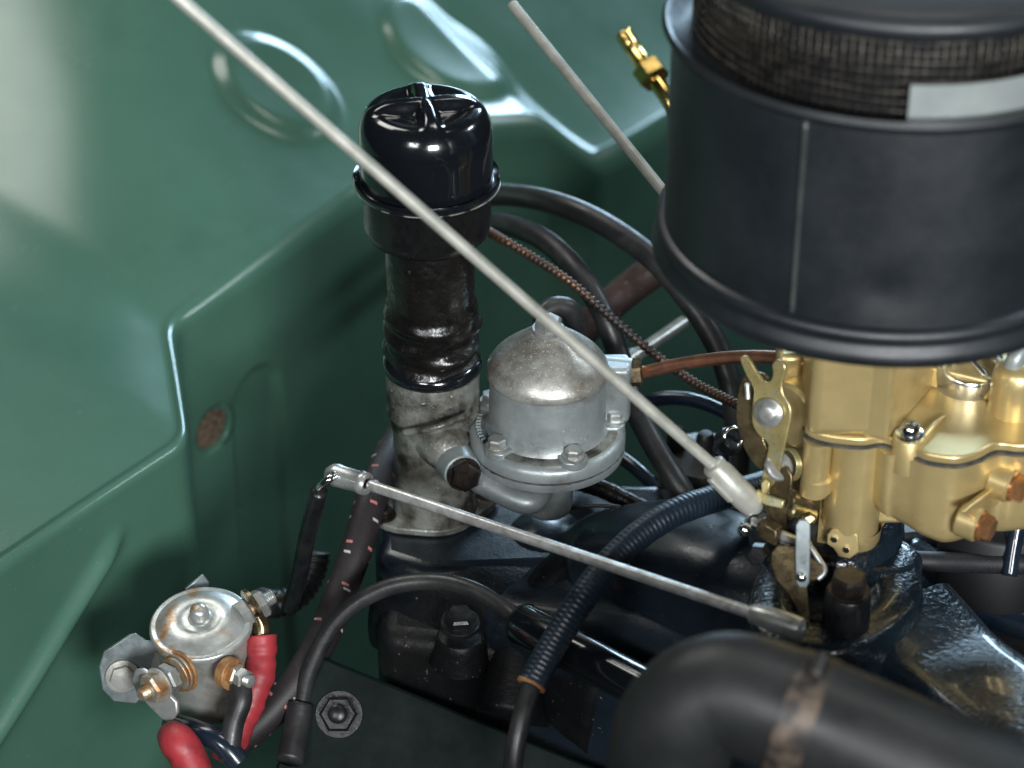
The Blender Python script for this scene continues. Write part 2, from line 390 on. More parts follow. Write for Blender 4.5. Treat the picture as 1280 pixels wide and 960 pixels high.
# wall B (set back) and wall A frames for pressings
bdir = V((ep[8][0] - ep[7][0], ep[8][1] - ep[7][1])); 
def hit_wall(px, py, k0, k1):
    a = H2 * ep[k0][0] + N2 * ep[k0][1]; b = H2 * ep[k1][0] + N2 * ep[k1][1]
    n = V((-(b - a).y, (b - a).x, 0)); r = ray(px, py)
    t = (V((a.x, a.y, 0)) - CAM).dot(n) / r.dot(n); p = CAM + r * t; return uv(p).x, p.z
chL, chz = hit_wall(282, 470, 6, 8); chR, _ = hit_wall(352, 470, 6, 8); _, chz = hit_wall(318, 455, 6, 8)
hu, hz = hit_wall(265, 536, 6, 8); HR = 0.0165
ra = hit_wall(150, 672, 1, 3); rb = hit_wall(40, 835, 1, 3)
def wall_off(u, z):
    o = 0.0
    cw = (chR - chL) / 2; cc = (chL + chR) / 2; zt = chz - cw
    r = math.hypot(u - cc, max(0, z - zt)); o += 0.007 * (1 - sstep(cw - 0.010, cw, r))          # pressed channel
    dx, dz = rb[0] - ra[0], rb[1] - ra[1]; L = math.hypot(dx, dz)
    s = ((u - ra[0]) * dx + (z - ra[1]) * dz) / L; p = ((u - ra[0]) * dz - (z - ra[1]) * dx) / L
    p += 0.006 * math.sin(s * 9)
    o -= 0.0075 * math.exp(-(p / 0.0065) ** 2) * sstep(-0.012, 0.02, s)                             # slanting rib
    o += 0.0015 * math.sin(u * 17 + 1) * math.sin(z * 13)
    return o
def to3(u, v, z): return V((H2.x * u + N2.x * v, H2.y * u + N2.y * v, z))
bm = NB(); NU = 900; RB = 0.0105
u0, u1 = ep[0][0], ep[-1][0]
rows = []
NWALL = 210; NARC = 8; NLED = 90; ZB = 0.62
gu = [u0 + (u1 - u0) * i / NU for i in range(NU + 1)]
grid = []
for u in gu:
    ve, ze = edge_at(u); col = []
    for j in range(NWALL):
        z = ze - ZB + (ZB - RB) * j / NWALL
        col.append((to3(u, ve + wall_off(u, z), z), (u, z)))
    rz = ledge_z(u, ve + RB * 1.2) - ze
    for j in range(NARC + 1):
        a = PI / 2 * j / NARC
        col.append((to3(u, ve + RB * (1 - math.cos(a)) + wall_off(u, ze) * (1 - j / NARC), ze - RB + RB * math.sin(a) + rz * (j / NARC) ** 2), (u, 9)))
    for j in range(1, NLED + 1):
        v = ve + RB + 0.62 * (j / NLED) ** 1.25
        col.append((to3(u, v, ledge_z(u, v)), (u, 9)))
    grid.append([(bm.verts.new(p), k) for p, k in col])
for A, B in zip(grid, grid[1:]):
    for j in range(len(A) - 1):
        q = (A[j], B[j], B[j + 1], A[j + 1])
        if any(math.hypot(k[1][0] - hu, k[1][1] - hz) < HR for k in q): continue
        bm.faces.new([k[0] for k in q])
fp = thing('firewall_panel', to3(hu, edge_at(hu)[0], ZL - ZB), 'glossy green pressed steel firewall with shelf, round dimple and rusty hole', 'panel')
o = obj('panel_sheet', bm, 'green', fp, smooth=180); psh = o
ms = o.modifiers.new('thickness', 'SOLIDIFY'); ms.thickness = 0.0012; ms.offset = -1
hm = frame(to3(hu, edge_at(hu)[0], hz), to3(0, -1, 0), (H2.x, H2.y, 0))
bm = NB(); lathe(bm, [(0.0160, -0.004), (0.0158, 0.0), (0.0163, 0.0008), (0.0185, 0.0007), (0.0225, 0.0001), (0.0225, -0.002)], hm, 40)
obj('hole_rim', bm, 'green', psh, smooth=180)
bm = NB(); lathe(bm, [(0, -0.0012), (0.008, -0.0016), (0.0165, -0.0035), (0.020, -0.005), (0.020, -0.012), (0, -0.012)], hm, 40)
obj('insulation', bm, 'insulation', psh, label='brown fibrous insulation seen through the hole')
NWO = to3(0, -1, 0)
def wall_pt(px, py, k0=6, k1=8, off=0.0):
    u, z = hit_wall(px, py, k0, k1); return to3(u, lin(u, 1) + wall_off(u, z), z) + NWO * off

# ================================================================== OIL FILLER: neck, hose, cap
AX, AY = (541 - 684) * mpp(D0), 0.016
def zz(py): return z_at(AX, AY, py)
def rr(px, py): return px * mpp(depth((AX, AY, zz(py))))
zb = zz(632)
fn_ = thing('oil_filler_neck', (AX, AY, zb - 0.004), 'weathered cast aluminium oil filler neck bolted beside the fuel pump', 'filler neck')
c0 = Matrix.Translation((AX, AY, 0))
bm = NB()
r1, r2, r3 = rr(59, 470), rr(56, 520), rr(51, 560)
zc0, zc1, zc2 = zz(457), zz(508), zz(528)
lathe(bm, [(r1 * .80, zc0 - .004), (r1 * .84, zc0), (r1 * .97, zc0), (r1, zc0 - .002), (r1 * .99, zc1 + .006), (r1 * .98, zc1 + .0015), (r1 * 1.005, zc1), (r1 * .99, zc1 - .002), (r1 * .95, zc1 - .003),
           (r1 * .92, zc2), (r3, zc2 - .006), (r3 * .98, zb + .006), (r3 * 1.06, zb + .001), (r3 * 1.06, zb)], c0, 56)
obj('neck_casting', bm, 'dirty_alu', fn_, smooth=50)
bm = NB()
fl = []
for k in range(40):
    t = 2 * PI * k / 40; r = 0.028 + 0.012 * abs(math.cos(t - 0.35)) ** 6
    fl.append((r * math.cos(t), r * math.sin(t)))
prism(bm, fl, 0.005, Matrix.Translation((AX, AY, zb - .004)))
obj('base_flange', bm, 'dirty_alu', fn_, bevel=0.0012)
for sgn in (1, -1):
    bm = NB(); hexbolt(bm, (AX + sgn * .0345 * math.cos(.35), AY + sgn * .0345 * math.sin(.35), zb + .0008), (0, 0, 1), 0.0062, 0.006)
    obj('bolt', bm, 'dark_bolt', fn_)
# side arm with pinch bolt towards the pump
bA = W(572, 583, 1.455); armS = V((AX, AY, bA.z)); adir = (bA - armS).normalized()
bm = NB()
tube(bm, [armS + adir * .010 + V((0, 0, .006)), armS.lerp(bA, .62) + V((0, .0, .004)), bA + V((0, .012, 0))], 0.0150, 20, rf=lambda s, t, i: 1.45 - .6 * t)
obj('side_arm', bm, 'dirty_alu', fn_, smooth=60)
bm = NB()
tube(bm, [W(505, 541, 1.452), W(545, 534, 1.438), W(580, 520, 1.446)], 0.0022, 8); obj('casting_rib', bm, 'dirty_alu', fn_, smooth=180)
# hose sleeve
bm = NB(); prof = []
zt = zz(318)
hose_r = [(296, 55), (320, 56), (335, 55.5), (352, 55), (368, 54.5), (380, 57), (388, 60), (396, 57.5), (406, 60.5), (416, 57), (426, 59), (438, 55.5), (448, 58), (456, 54), (470, 50)]
prof = [(rr(r, y), zz(y)) for y, r in hose_r][::-1]
dense = catmull([V((a, b, 0)) for a, b in prof], 5)
def wrinkle(r, z, t):
    k = (zz(470) - z) / (zz(470) - zz(380)); k = max(0, 1 - abs(k - 0.45) / 0.75) if z < zz(372) else 0
    return r + k * 0.0016 * (math.sin(2 * t + z * 420) + 0.7 * math.sin(3 * t - z * 300 + 1)) , z + k * 0.004 * math.sin(t * 1 + 0.7)
lathe(bm, [(p.x, p.y) for p in dense], c0, 72, fn=wrinkle)
hs = obj('filler_hose', bm, 'worn_rubber', smooth=180, label='wrinkled black rubber sleeve joining oil filler neck and cap', cat='hose', loc=(AX, AY, zz(470)))
# black collar of the hose clamp sitting in the neck mouth
bm = NB(); rc = r1
lathe(bm, [(rc * .86, zc0 - .003), (rc * 1.02, zc0 - .001), (rc * 1.05, zc0 + .002), (rc * 1.03, zc0 + .006), (rc * .93, zc0 + .0075), (rc * .80, zc0 + .004)], c0, 56)
obj('sealing_lip', bm, 'gloss_black', hs, smooth=60)
bm = NB(); p_ = W(511, 341, depth((AX, AY, zz(341))) - .026); lathe(bm, [(0, .002), (.0018, .0015), (.0026, -.001), (.0026, -.004)], frame(p_, (-.45, -1, .3)), 12); obj('stud', bm, 'worn_rubber', hs)
bm = NB(); p_ = W(488, 378, depth((AX, AY, zz(378))) - .004); lathe(bm, [(0, .003), (.003, .002), (.0045, -.001), (.0045, -.006)], frame(p_, (-1, -.2, 0)), 12); obj('stud', bm, 'worn_rubber', hs)
# cap
zr = zz(222); zlow = zz(293); ztop = zz(123)
cp = thing('oil_breather', (AX, AY, zlow), 'gloss black domed breather cap with pressed cross on the oil filler', 'cap')
AXc = AX - 0.0012; cc_ = Matrix.Translation((AXc, AY, 0))
Rl, Rr, Rd = rr(80, 270), rr(93, 225), rr(84, 200)
bm = NB()
lathe(bm, [(0, zlow - .001), (Rl * .70, zlow - .001), (Rl * .72, zlow), (Rl * .9, zlow + .001), (Rl * .97, zlow + .004), (Rl, zlow + .009), (Rl * .995, zr - .005), (Rl * .9, zr - .004)], cc_, 72)
obj('lower_can', bm, 'dusty_black', cp, smooth=50)
bm = NB()
lathe(bm, [(Rl * .95, zr - .006), (Rr * .93, zr - .0055), (Rr * .985, zr - .003), (Rr, zr + .0005), (Rr * .985, zr + .0022), (Rr * .95, zr + .0010), (Rd * 1.005, zr - .0005), (Rd * .95, zr + .001)], cc_, 96)
rrim = obj('rolled_rim', bm, 'gloss_black', cp, smooth=60)
bm = NB()
tube(bm, [V((AXc + (Rr * .992) * math.cos(t), AY + (Rr * .992) * math.sin(t), zr - .0028)) for t in [math.radians(a) for a in range(235, 395, 8)]], 0.0004, 6)
obj('chipped_edge', bm, 'chip_edge', rrim, smooth=180, label='bare metal line where paint chipped off the rim')
bm = NB()
zsh = zz(158)           # shoulder level
hd = ztop - zsh
prof = [(Rd * .995, zr - .001), (Rd, zr + .004), (Rd * .998, zsh - .006)]
for k in range(0, 25):
    a = PI / 2 * k / 24
    prof.append((Rd * (0.995 * math.cos(a) ** 0.46), zsh - .005 + (hd + .005) * math.sin(a) ** 1.0))
pp = []
for (ra_, za_), (rb_, zb_) in zip(prof, prof[1:]):
    for k in range(4): pp.append((ra_ + (rb_ - ra_) * k / 4, za_ + (zb_ - za_) * k / 4))
pp.append(prof[-1])
def cross(r, z, t):
    if r > Rd * .97: return r, z
    best = 9
    for a in (-80, 12, 100, 190):
        d = (t - math.radians(a) + 3 * PI) % (2 * PI) - PI
        if abs(d) < PI / 2: best = min(best, abs(r * math.sin(d)))
    rib = 1 - sstep(.0022, .0075, best)
    zone = (1 - sstep(Rd * .42, Rd * .93, r))
    return r, z - 0.0062 * zone * (1 - rib) * sstep(0, .008, r + .004)
lathe(bm, pp, cc_, 180, fn=cross)
obj('dome', bm, 'gloss_black', cp, smooth=180)

# ================================================================== FUEL PUMP
fpmp = thing('fuel_pump', (0, 0, -0.055), 'cast aluminium fuel pump with speckled bell dome and screwed round flange', 'fuel pump')
s0 = mpp(D0)
Rf, Rb = 98 * s0, 73 * s0
Z_d = z_at(0, 0, 461); Z_t = z_at(0, 0, 411)
I = Matrix()
bm = NB(); lathe(bm, [(0, .0015), (Rb * .95, .0015), (Rb * 1.06, .0022), (Rb * 1.0, .005), (Rb * .995, .012), (Rb * .985, Z_d - .003), (Rb * .9, Z_d - .001)], I, 72)
obj('body', bm, 'cast_alu', fpmp, smooth=50)
bm = NB()
hD = (Z_t - Z_d)
dp = [(Rb * .9, Z_d - .0035), (Rb * 1.0, Z_d - .0035), (Rb * 1.035, Z_d - .0018), (Rb * 1.035, Z_d + .0005)] + [(Rb * a, Z_d + hD * b) for a, b in
      ((1.02, .09), (.965, .21), (.88, .34), (.77, .47), (.66, .585), (.56, .685), (.46, .785), (.36, .885), (.27, .955), (.18, .985), (0, 1.0))]
dd_ = catmull([V((a, b, 0)) for a, b in dp], 4)
lathe(bm, [(p.x, p.y) for p in dd_], I, 80)
dome = obj('dome', bm, 'dome_alu', fpmp, smooth=60)
bm = NB(); hexbolt(bm, (0, 0, Z_t - .0008), (0, 0, 1), 0.0082, 0.008, True, 0.3, 1.2); obj('top_nut', bm, 'zinc', fpmp)
SCR = [math.radians(a) for a in (2, 74, 148, 222, 292)]; rs = 0.0408
bm = NB()
def fl_top(r, z, t):
    return r, z
lathe(bm, [(0, .0018), (Rb * 1.0, .0018), (Rf * .90, .0012), (Rf * .97, -.0005), (Rf, -.003), (Rf, -.0085), (0, -.0085)], I, 96)
flg = obj('upper_flange', bm, 'cast_alu', fpmp, smooth=40)
bm = NB(); lathe(bm, [(Rb * .98, .0019), (Rb * .98, .0026), (Rf * .905, .0019), (Rf * .905, .0008), (Rb * .98, .0008)], I, 96); obj('flange_floor', bm, 'dirty_alu', flg, smooth=40)
bm = NB()
for k in range(9):
    t = math.radians(166 + k * 4.6); m = frame((.0418 * math.cos(t), .0418 * math.sin(t), .0024), (0, 0, 1), (math.cos(t), math.sin(t), 0)); box(bm, (0, 0, 0), .0030, .0005 + .0004 * (k % 2), .0010, m)
    box(bm, (.0012 - .0024 * (k % 3 == 1), .0007, 0), .0005, .0014, .0010, m)
obj('cast_marks', bm, 'cast_alu', flg)
for t in SCR:
    p = V((rs * math.cos(t), rs * math.sin(t), 0)); m = frame(p, (0, 0, 1), (math.cos(t), math.sin(t), 0))
    bm = NB(); pts = [(-.013, -.0085), (.001, -.0085)] + [(.001 + .0055 * math.cos(a), .0085 * math.sin(a)) for a in [(-PI / 2 + PI * k / 10) for k in range(1, 10)]] + [(.001, .0085), (-.013, .0085)]
    prism(bm, pts, .0062, m, -.002); obj('screw_boss', bm, 'cast_alu', flg, bevel=.0010)
    bm = NB(); hexbolt(bm, p + V((0, 0, .0042)), (0, 0, 1), .0056, .0064, True, t, 1.2, .3)
    sc = obj('screw', bm, 'zinc', flg)
bm = NB(); lathe(bm, [(0, -.0086), (Rf * .985, -.0086), (Rf * .985, -.0104), (0, -.0104)], I, 96, fn=lambda r, z, t: (r + (.0005 * math.sin(t * 90) + .0004 * math.sin(t * 37) if r > .01 else 0), z)); obj('gasket', bm, 'gasket', fpmp, smooth=40)
bm = NB(); lathe(bm, [(0, -.0103), (Rf * .995, -.0103), (Rf * 1.0, -.012), (Rf * .985, -.0155), (Rf * .9, -.018), (.018, -.021), (0, -.021)], I, 96); obj('lower_flange', bm, 'cast_alu', fpmp, smooth=40)
zn = z_at(.001, -.01, 638)
bm = NB(); lathe(bm, [(.017, -.016), (.0155, -.022), (.0148, zn + .006), (.0135, zn + .002), (.010, zn), (0, zn)], Matrix.Translation((.001, -.010, 0)), 40); obj('lower_boss', bm, 'cast_alu', fpmp, smooth=50)
# mounting arm and clamp bolt on the left
bm = NB()
a0, a1 = W(604, 607, 1.452), W(662, 628, 1.450)
tube(bm, [bA + V((.002, .010, -.004)), a0 + V((0, .006, -.002)), a1, V((.001, -.010, a1.z))], .0068, 14, rf=lambda s, t, i: 1.2 - .2 * t); obj('mounting_arm', bm, 'cast_alu', fpmp, smooth=60)
bm = NB(); cyl(bm, bA + V((-.004, .012, 0)), bA + V((.0035, -.010, .002)), .0125, .0115, 28, .001); obj('clamp_ring', bm, 'cast_alu', fpmp)
bm = NB(); hexbolt(bm, bA + V((.0036, -.0102, .002)), (.35, -1, .2), .0092, .0085, True, .4, 1.15); obj('clamp_bolt', bm, 'dark_bolt', fpmp)
# outlet lug on the right
lug = V((Rb * 1.05, .010, 0)); zl0, zl1 = .002, z_at(lug.x, lug.y, 452)
bm = NB(); prism(bm, [(-.012, -.010), (.010, -.010)] + [(.010 + .0035 * math.cos(a), .010 * math.sin(a)) for a in [-PI / 2 + PI * k / 8 for k in range(1, 8)]] + [(.010, .010), (-.012, .010)], zl1 - zl0, Matrix.Translation((lug.x, lug.y, zl0))); obj('outlet_lug', bm, 'cast_alu', fpmp, bevel=.006, segs=4)
OUT = W(787, 466, depth(lug + V((0, 0, zl1 - .012))))
bm = NB(); cyl(bm, OUT + V((-.016, .002, 0)), OUT + V((.001, -.001, 0)), .0095, segs=24); obj('outlet_boss', bm, 'cast_alu', fpmp)

# fuel line
fl_ = thing('copper_fuel_line', OUT, 'bent copper fuel line from the pump outlet to the gold carburettor', 'fuel line')
bm = NB(); tube(bm, [OUT + V((.006, 0, 0)), W(815, 463, depth(OUT) - .005), W(850, 455, 1.43), W(900, 448, 1.40), W(945, 446, 1.37), W(985, 449, 1.345), W(1015, 458, 1.34)], 8.2 * mpp(1.42), 16); obj('pipe', bm, 'copper', fl_, smooth=180)
bm = NB(); nut(bm, OUT, W(830, 462, depth(OUT)) - OUT, .0088, .0075, roll=.2); obj('union_nut', bm, 'bronze_plate', fl_)

# elbow hose behind the dome
bm = NB(); e0 = W(678, 408, 1.478)
tube(bm, [e0, W(680, 392, 1.476), W(695, 383, 1.478), W(712, 387, 1.482), W(719, 408, 1.49), W(724, 455, 1.51), W(730, 510, 1.53), W(735, 560, 1.55)], 13 * mpp(1.48), 16)
obj('vent_elbow_hose', bm, 'rubber', smooth=180, label='short black elbow hose curling down behind the fuel pump dome', cat='hose')

# ================================================================== RODS
def rod_thing(name, label, p0, p1, r, m):
    t = thing(name, p1, label, 'rod'); bm = NB(); cyl(bm, p0, p1, r, segs=20, ch=.0005); obj('rod', bm, m, t); return t
T0, T1 = W(235, 8, 1.17), W(893, 583, 1.325)
tr = rod_thing('throttle_rod', 'long pale grey throttle rod slanting across the cap and pump', T0 + (T0 - T1) * .12, T1, 7.6 * mpp(1.30), 'rod_pale')
T2 = W(942, 634, 1.338)
bm = NB(); m_ = frame(T1 - (T2 - T1).normalized() * .002, T2 - T1); Ls = (T2 - T1).length
lathe(bm, [(0, 0), (.0055, 0), (.0068, .0012), (.0068, .006), (.0074, .007), (.0076, Ls * .8), (.0070, Ls * 1.0), (.0050, Ls * 1.12), (.002, Ls * 1.18), (0, Ls * 1.19)], m_, 28); so = obj('socket_end', bm, 'rod_pale', tr, smooth=50)
bm = NB(); box(bm, (0, .0072, Ls * .32), .004, .003, Ls * .55, frame(T1, T2 - T1, (.7, -.6, .2))); obj('clip_spring', bm, 'rod_pale', tr, bevel=.0006)
bm = NB(); c_ = W(943, 641, 1.335); cyl(bm, c_ + V((-.004, -.004, -.006)), c_ + V((.003, .006, .003)), .0030, segs=14); lathe(bm, [(0, -.0042)] + [(.0042 * math.cos(a), .0042 * math.sin(a)) for a in [-PI / 2 + PI * k / 8 for k in range(1, 8)]] + [(0, .0042)], Matrix.Translation(c_ + V((-.0055, -.006, -.007))), 14); obj('ball_stud', bm, 'chrome', tr)
p0, p1 = W(640, 5, 1.53), W(870, 290, 1.46)
bm = NB(); cyl(bm, p0, p1, 7 * mpp(1.5), segs=20); obj('choke_rod', bm, 'rod_pale', label='short bright steel rod running behind the black air cleaner', cat='rod')
# lower linkage rod
A0, A1 = W(461, 606, 1.405), W(945, 768, 1.275)
lk = rod_thing('linkage_rod', 'bright steel linkage rod with socket ends below the fuel pump', A0, A1, 7.2 * mpp(1.37), 'rod_steel')
ax = (A1 - A0).normalized()
bm = NB(); E0 = W(420, 594, 1.415); m_ = frame(E0, A0 - E0); L_ = (A0 - E0).length
lathe(bm, [(0, -.007), (.0035, -.0062), (.0062, -.003), (.0070, .0005), (.0066, .004), (.0064, L_ * .72), (.0070, L_ * .75), (.0070, L_ * .92), (.0062, L_ * .97), (.0048, L_ * .97), (.0046, L_ * .9), (0, L_ * .9)], m_, 28); obj('socket_end', bm, 'zinc', lk, smooth=45)
bm = NB(); cyl(bm, A0 - ax * .006, A0 + ax * .004, .0030, segs=14); obj('locknut', bm, 'dark_bolt', lk)
bm = NB(); E1 = W(1003, 787, 1.262); m_ = frame(A1 - ax * .003, E1 - A1); L_ = (E1 - A1).length
lathe(bm, [(0, 0), (.0046, 0), (.0052, .001), (.0062, L_ * .35), (.0062, L_ * .95), (.0056, L_ * 1.08), (.003, L_ * 1.13), (0, L_ * 1.14)], m_, 28); obj('socket_end', bm, 'zinc', lk, smooth=45)
# bell-crank lever arm under the left end
bc = thing('bellcrank_lever', W(372, 745, 1.50), 'dark bent lever arm holding the left socket of the linkage rod', 'lever')
bm = NB(); tube(bm, [W(419, 593, 1.408), W(410, 600, 1.405), W(400, 610, 1.41), W(396, 622, 1.42)], 5.2 * mpp(1.41), 12); obj('ball_stud', bm, 'chrome', bc, smooth=180)
bm = NB(); tube(bm, [W(399, 614, 1.413), W(393, 635, 1.425), W(384, 670, 1.45), W(374, 720, 1.48), W(362, 760, 1.51)], 11 * mpp(1.45), 12); obj('arm', bm, 'black_bolt', bc, smooth=180)
bm = NB(); tube(bm, [W(396, 690, 1.56), W(394, 706, 1.56), W(386, 726, 1.56), W(370, 746, 1.56), W(345, 755, 1.56), W(325, 752, 1.58)], 17 * mpp(1.5), 18, step=.001, rf=lambda s, t, i: 1 + .10 * math.sin(s * 2 * PI / .0042)); obj('corrugated_boot', bm, 'rubber', bc, smooth=180)

# ================================================================== AIR CLEANER
KC = W(1096, 288, 1.285); KX, KY = KC.x, KC.y
def kz(py): return z_at(KX, KY, py)
def kr(px, z): return px * mpp(depth((KX, KY, z)))
kb = KC.z; kt = kz(30)
R1 = kr(266, kb); RB_ = kr(281, kb)
km = Matrix.Translation((KX, KY, 0))
ac = thing('air_cleaner', (KX, KY, kb - .012), 'large satin black canister air cleaner with mesh band above the carburettor', 'air cleaner')
bm = NB()
lathe(bm, [(0, kb - .011), (R1 * .55, kb - .011), (R1 * .80, kb - .013), (RB_ * .93, kb - .013), (RB_ * .985, kb - .0115), (RB_, kb - .008), (RB_ * .995, kb - .004), (RB_ * .975, kb - .0015), (RB_ * .97, kb + .001), (RB_ * .985, kb + .003), (RB_ * .985, kb + .006), (RB_ * .965, kb + .008), (R1 * .99, kb + .009)], km, 120)
obj('base_pan', bm, 'satin_black', ac, smooth=60)
bm = NB()
def dent(r, z, t):
    d = 0
    for a, zc, s, h in ((-96, kb + .028, .013, .0022), (-75, kb + .055, .020, -.0010), (-68, kb + .075, .010, .0012)):
        ds = (t - 2 * PI - math.radians(a) + PI) % (2 * PI) - PI
        d -= h * math.exp(-((ds * R1) ** 2 + (z - zc) ** 2) / s ** 2)
    return r + d + .0004 * math.sin(t * 5) * math.sin(z * 60), z
pr = [(R1, kb + .006 + (kt - kb - .012) * k / 24) for k in range(25)]
lathe(bm, pr + [(R1 * 1.0, kt - .004), (R1 * 1.03, kt - .003), (R1 * 1.045, kt + .0005), (R1 * 1.03, kt + .0032), (R1 * 1.0, kt + .0025), (R1 * .965, kt - .002), (R1 * .86, kt - .003), (R1 * .5, kt - .003)], km, 160, fn=lambda r, z, t: dent(r, z, t) if abs(r - R1) < 1e-6 else (r, z))
can = obj('canister', bm, 'satin_black', ac, smooth=50)
# seam strip
ts = math.atan2(-math.sqrt(max(0, 1 - ((966 - 1096) / 266) ** 2)), (966 - 1096) / 266)
bm = NB(); e = V((math.cos(ts), math.sin(ts), 0))
m_ = Matrix.Translation((KX, KY, 0)); b0 = V((KX, KY, 0)) + e * (R1 + .0002)
tube(bm, [b0 + V((0, 0, kb + .0095)), b0 + V((0, 0, (kb + kt) / 2)), b0 + V((0, 0, kt - .004))], .0016, 8); obj('weld_seam', bm, 'seam_grey', can, smooth=180)
hM = .046; Rm = R1 * .90
bm = NB(); lathe(bm, [(Rm - .006, kt - .004), (Rm - .006, kt + hM)], km, 80); obj('filter_core', bm, 'void_black', ac, smooth=180)
bm = NB(); NWI = 150
for k in range(NWI):
    t = 2 * PI * k / NWI; jit = .0012 * math.sin(k * 7.3)
    e = V((math.cos(t + jit), math.sin(t + jit), 0)) * Rm + V((KX, KY, 0))
    cyl(bm, e + V((0, 0, kt - .004)), e + V((0, 0, kt + hM)), .0006, segs=5)
for k in range(9):
    z = kt + .002 + k * .0050
    tube(bm, [V((KX + (Rm + .0007) * math.cos(t), KY + (Rm + .0007) * math.sin(t), z + .0004 * math.sin(9 * t + k))) for t in [2 * PI * j / 90 for j in range(91)]], .00055, 5, smooth=False, caps=False)
o = obj('wire_mesh', bm, 'mesh_wire', ac, smooth=180, kind='stuff')
bm = NB(); lathe(bm, [(0, kt + hM + .012), (R1 * .6, kt + hM + .011), (R1 * .93, kt + hM + .008), (R1 * 1.0, kt + hM + .004), (R1 * 1.005, kt + hM), (R1 * .98, kt + hM - .004), (R1 * .92, kt + hM - .003), (Rm * .9, kt + hM - .001)], km, 120); obj('lid', bm, 'satin_black', ac, smooth=60)
# curved plate on the mesh band
rp = Rm + .0035
def ang_of(px): 
    lo, hi = -PI, 0
    for _ in range(40):
        m = (lo + hi) / 2
        if proj((KX + rp * math.cos(m), KY + rp * math.sin(m), kt + .02))[0] < px: lo = m
        else: hi = m
    return lo
tA = ang_of(1139); tB = tA + 1.0
zpl = z_at(KX + rp * math.cos(tA), KY + rp * math.sin(tA), 163); zph = z_at(KX + rp * math.cos(tA), KY + rp * math.sin(tA), 105)
bm = NB(); lathe(bm, [(rp, zpl), (rp + .0012, zpl), (rp + .0012, zph), (rp, zph), (rp, zpl)], km, 30, a0=tA, a1=tB)
obj('name_plate', bm, 'label_plate', ac, smooth=30, label='plain pale grey metal plate on the mesh band')

# ================================================================== CARBURETTOR
GY = KY - .052; G = ony(1160, 582, GY); ZG = G.z
cb = thing('carburettor', (KX, KY, ZG - .075), 'gold dichromate carburettor with float bowl and levers under the air cleaner', 'carburettor')
outl = [(1003, 533), (1006, 546), (1030, 556), (1075, 561), (1103, 558), (1122, 566), (1140, 572), (1160, 580), (1195, 584), (1222, 578), (1245, 567), (1275, 569), (1310, 565), (1340, 545)]
ol = [onz(x, y, ZG) for x, y in outl]
bx = max(p.x for p in ol); lx = min(p.x for p in ol)
ol2 = smooth2([(p.x, p.y) for p in ol] + [(bx, KY + .03), (bx - .02, KY + .05), (lx + .02, KY + .05), (lx, KY + .03)], 5)
cxy = V((sum(p[0] for p in ol2) / len(ol2), sum(p[1] for p in ol2) / len(ol2)))
def inset(pts, d):
    out = []; n = len(pts)
    for i in range(n):
        a, b = V(pts[i - 1]), V(pts[(i + 1) % n]); t = (b - a).normalized(); nn = V((-t.y, t.x)); out.append((pts[i][0] + nn.x * d, pts[i][1] + nn.y * d))
    return out
bm = NB(); prism(bm, ol2, .0016, I, ZG - .0008); obj('bowl_gasket', bm, 'gasket', cb)
bm = NB(); prism(bm, inset(ol2, .0008), .0055, I, ZG + .0008); obj('lid_flange', bm, 'gold', cb, bevel=.0012)
# float bowl (lower body)
bo = [(1102, 566), (1120, 571), (1140, 577), (1160, 584), (1195, 588), (1222, 582), (1250, 572), (1280, 573), (1320, 560)]
bl = [onz(x, y - 3, ZG) for x, y in bo]
bl2 = smooth2([(p.x, p.y) for p in bl] + [(bx - .004, KY + .02), (bx - .03, KY + .04), (ol[3].x, KY + .04), (ol[3].x - .004, KY)], 5)
zbot = z_at(onz(1195, 588, ZG).x, onz(1195, 588, ZG).y, 686)
bm = NB()
cxb = V((sum(p[0] for p in bl2) / len(bl2), sum(p[1] for p in bl2) / len(bl2)))
levels = [(ZG - .0008, 1.0), (ZG - .008, .995), (zbot + .012, .985), (zbot + .005, .97), (zbot + .0012, .93), (zbot, .86)]
rows = []
for z, k in levels: rows.append([bm.verts.new((cxb.x + (p[0] - cxb.x) * k, cxb.y + (p[1] - cxb.y) * k, z + (.010 * max(0, 1 - (p[0] - bl[0].x) / .035) if z < zbot + .02 else 0))) for p in bl2])
for A, B in zip(rows, rows[1:]):
    for i in range(len(A)): bm.faces.new((A[i], A[(i + 1) % len(A)], B[(i + 1) % len(A)], B[i]))
bm.faces.new(rows[-1]); bm.faces.new(rows[0])
obj('float_bowl', bm, 'gold', cb, smooth=50)
def vcyl(px, py_top, py_bot, rpx, Y, name, m='gold', parent=cb, ch=.001, segs=36, r2=None):
    t = ony(px, py_top, Y); zb_ = z_at(t.x, Y, py_bot); r = rpx * mpp(depth(t)); bm = NB()
    rr2 = r if r2 is None else r2 * mpp(depth(t)); h = t.z - zb_
    lathe(bm, [(0, zb_), (rr2 - ch, zb_), (rr2, zb_ + ch), (r, zb_ + ch * 1.6 if r2 else t.z - ch), (r, t.z - ch), (r - ch, t.z), (0, t.z)], Matrix.Translation((t.x, Y, 0)), segs)
    return obj(name, bm, m, parent, smooth=40), t, zb_
YC = onz(1070, 561, ZG).y + .0165
def gcyl(px, py_bot, rpx, Y, name, m='gold', ch=.001):
    t = ony(px, 556, Y); r = rpx * mpp(depth(t)); z0 = z_at(t.x, Y, py_bot); z1 = ZG - .0009; bm = NB()
    lathe(bm, [(0, z0), (r - ch, z0), (r, z0 + ch), (r, z1), (0, z1)], Matrix.Translation((t.x, Y, 0)), 36); obj(name, bm, m, cb, smooth=40)
gcyl(1072, 668, 36, YC, 'barrel_column', ch=.004)
gcyl(1022, 617, 18, YC - .006, 'pump_cylinder')
vcyl(1022, 592, 614, 19.5, YC - .006, 'pump_cylinder_cap', ch=.002)
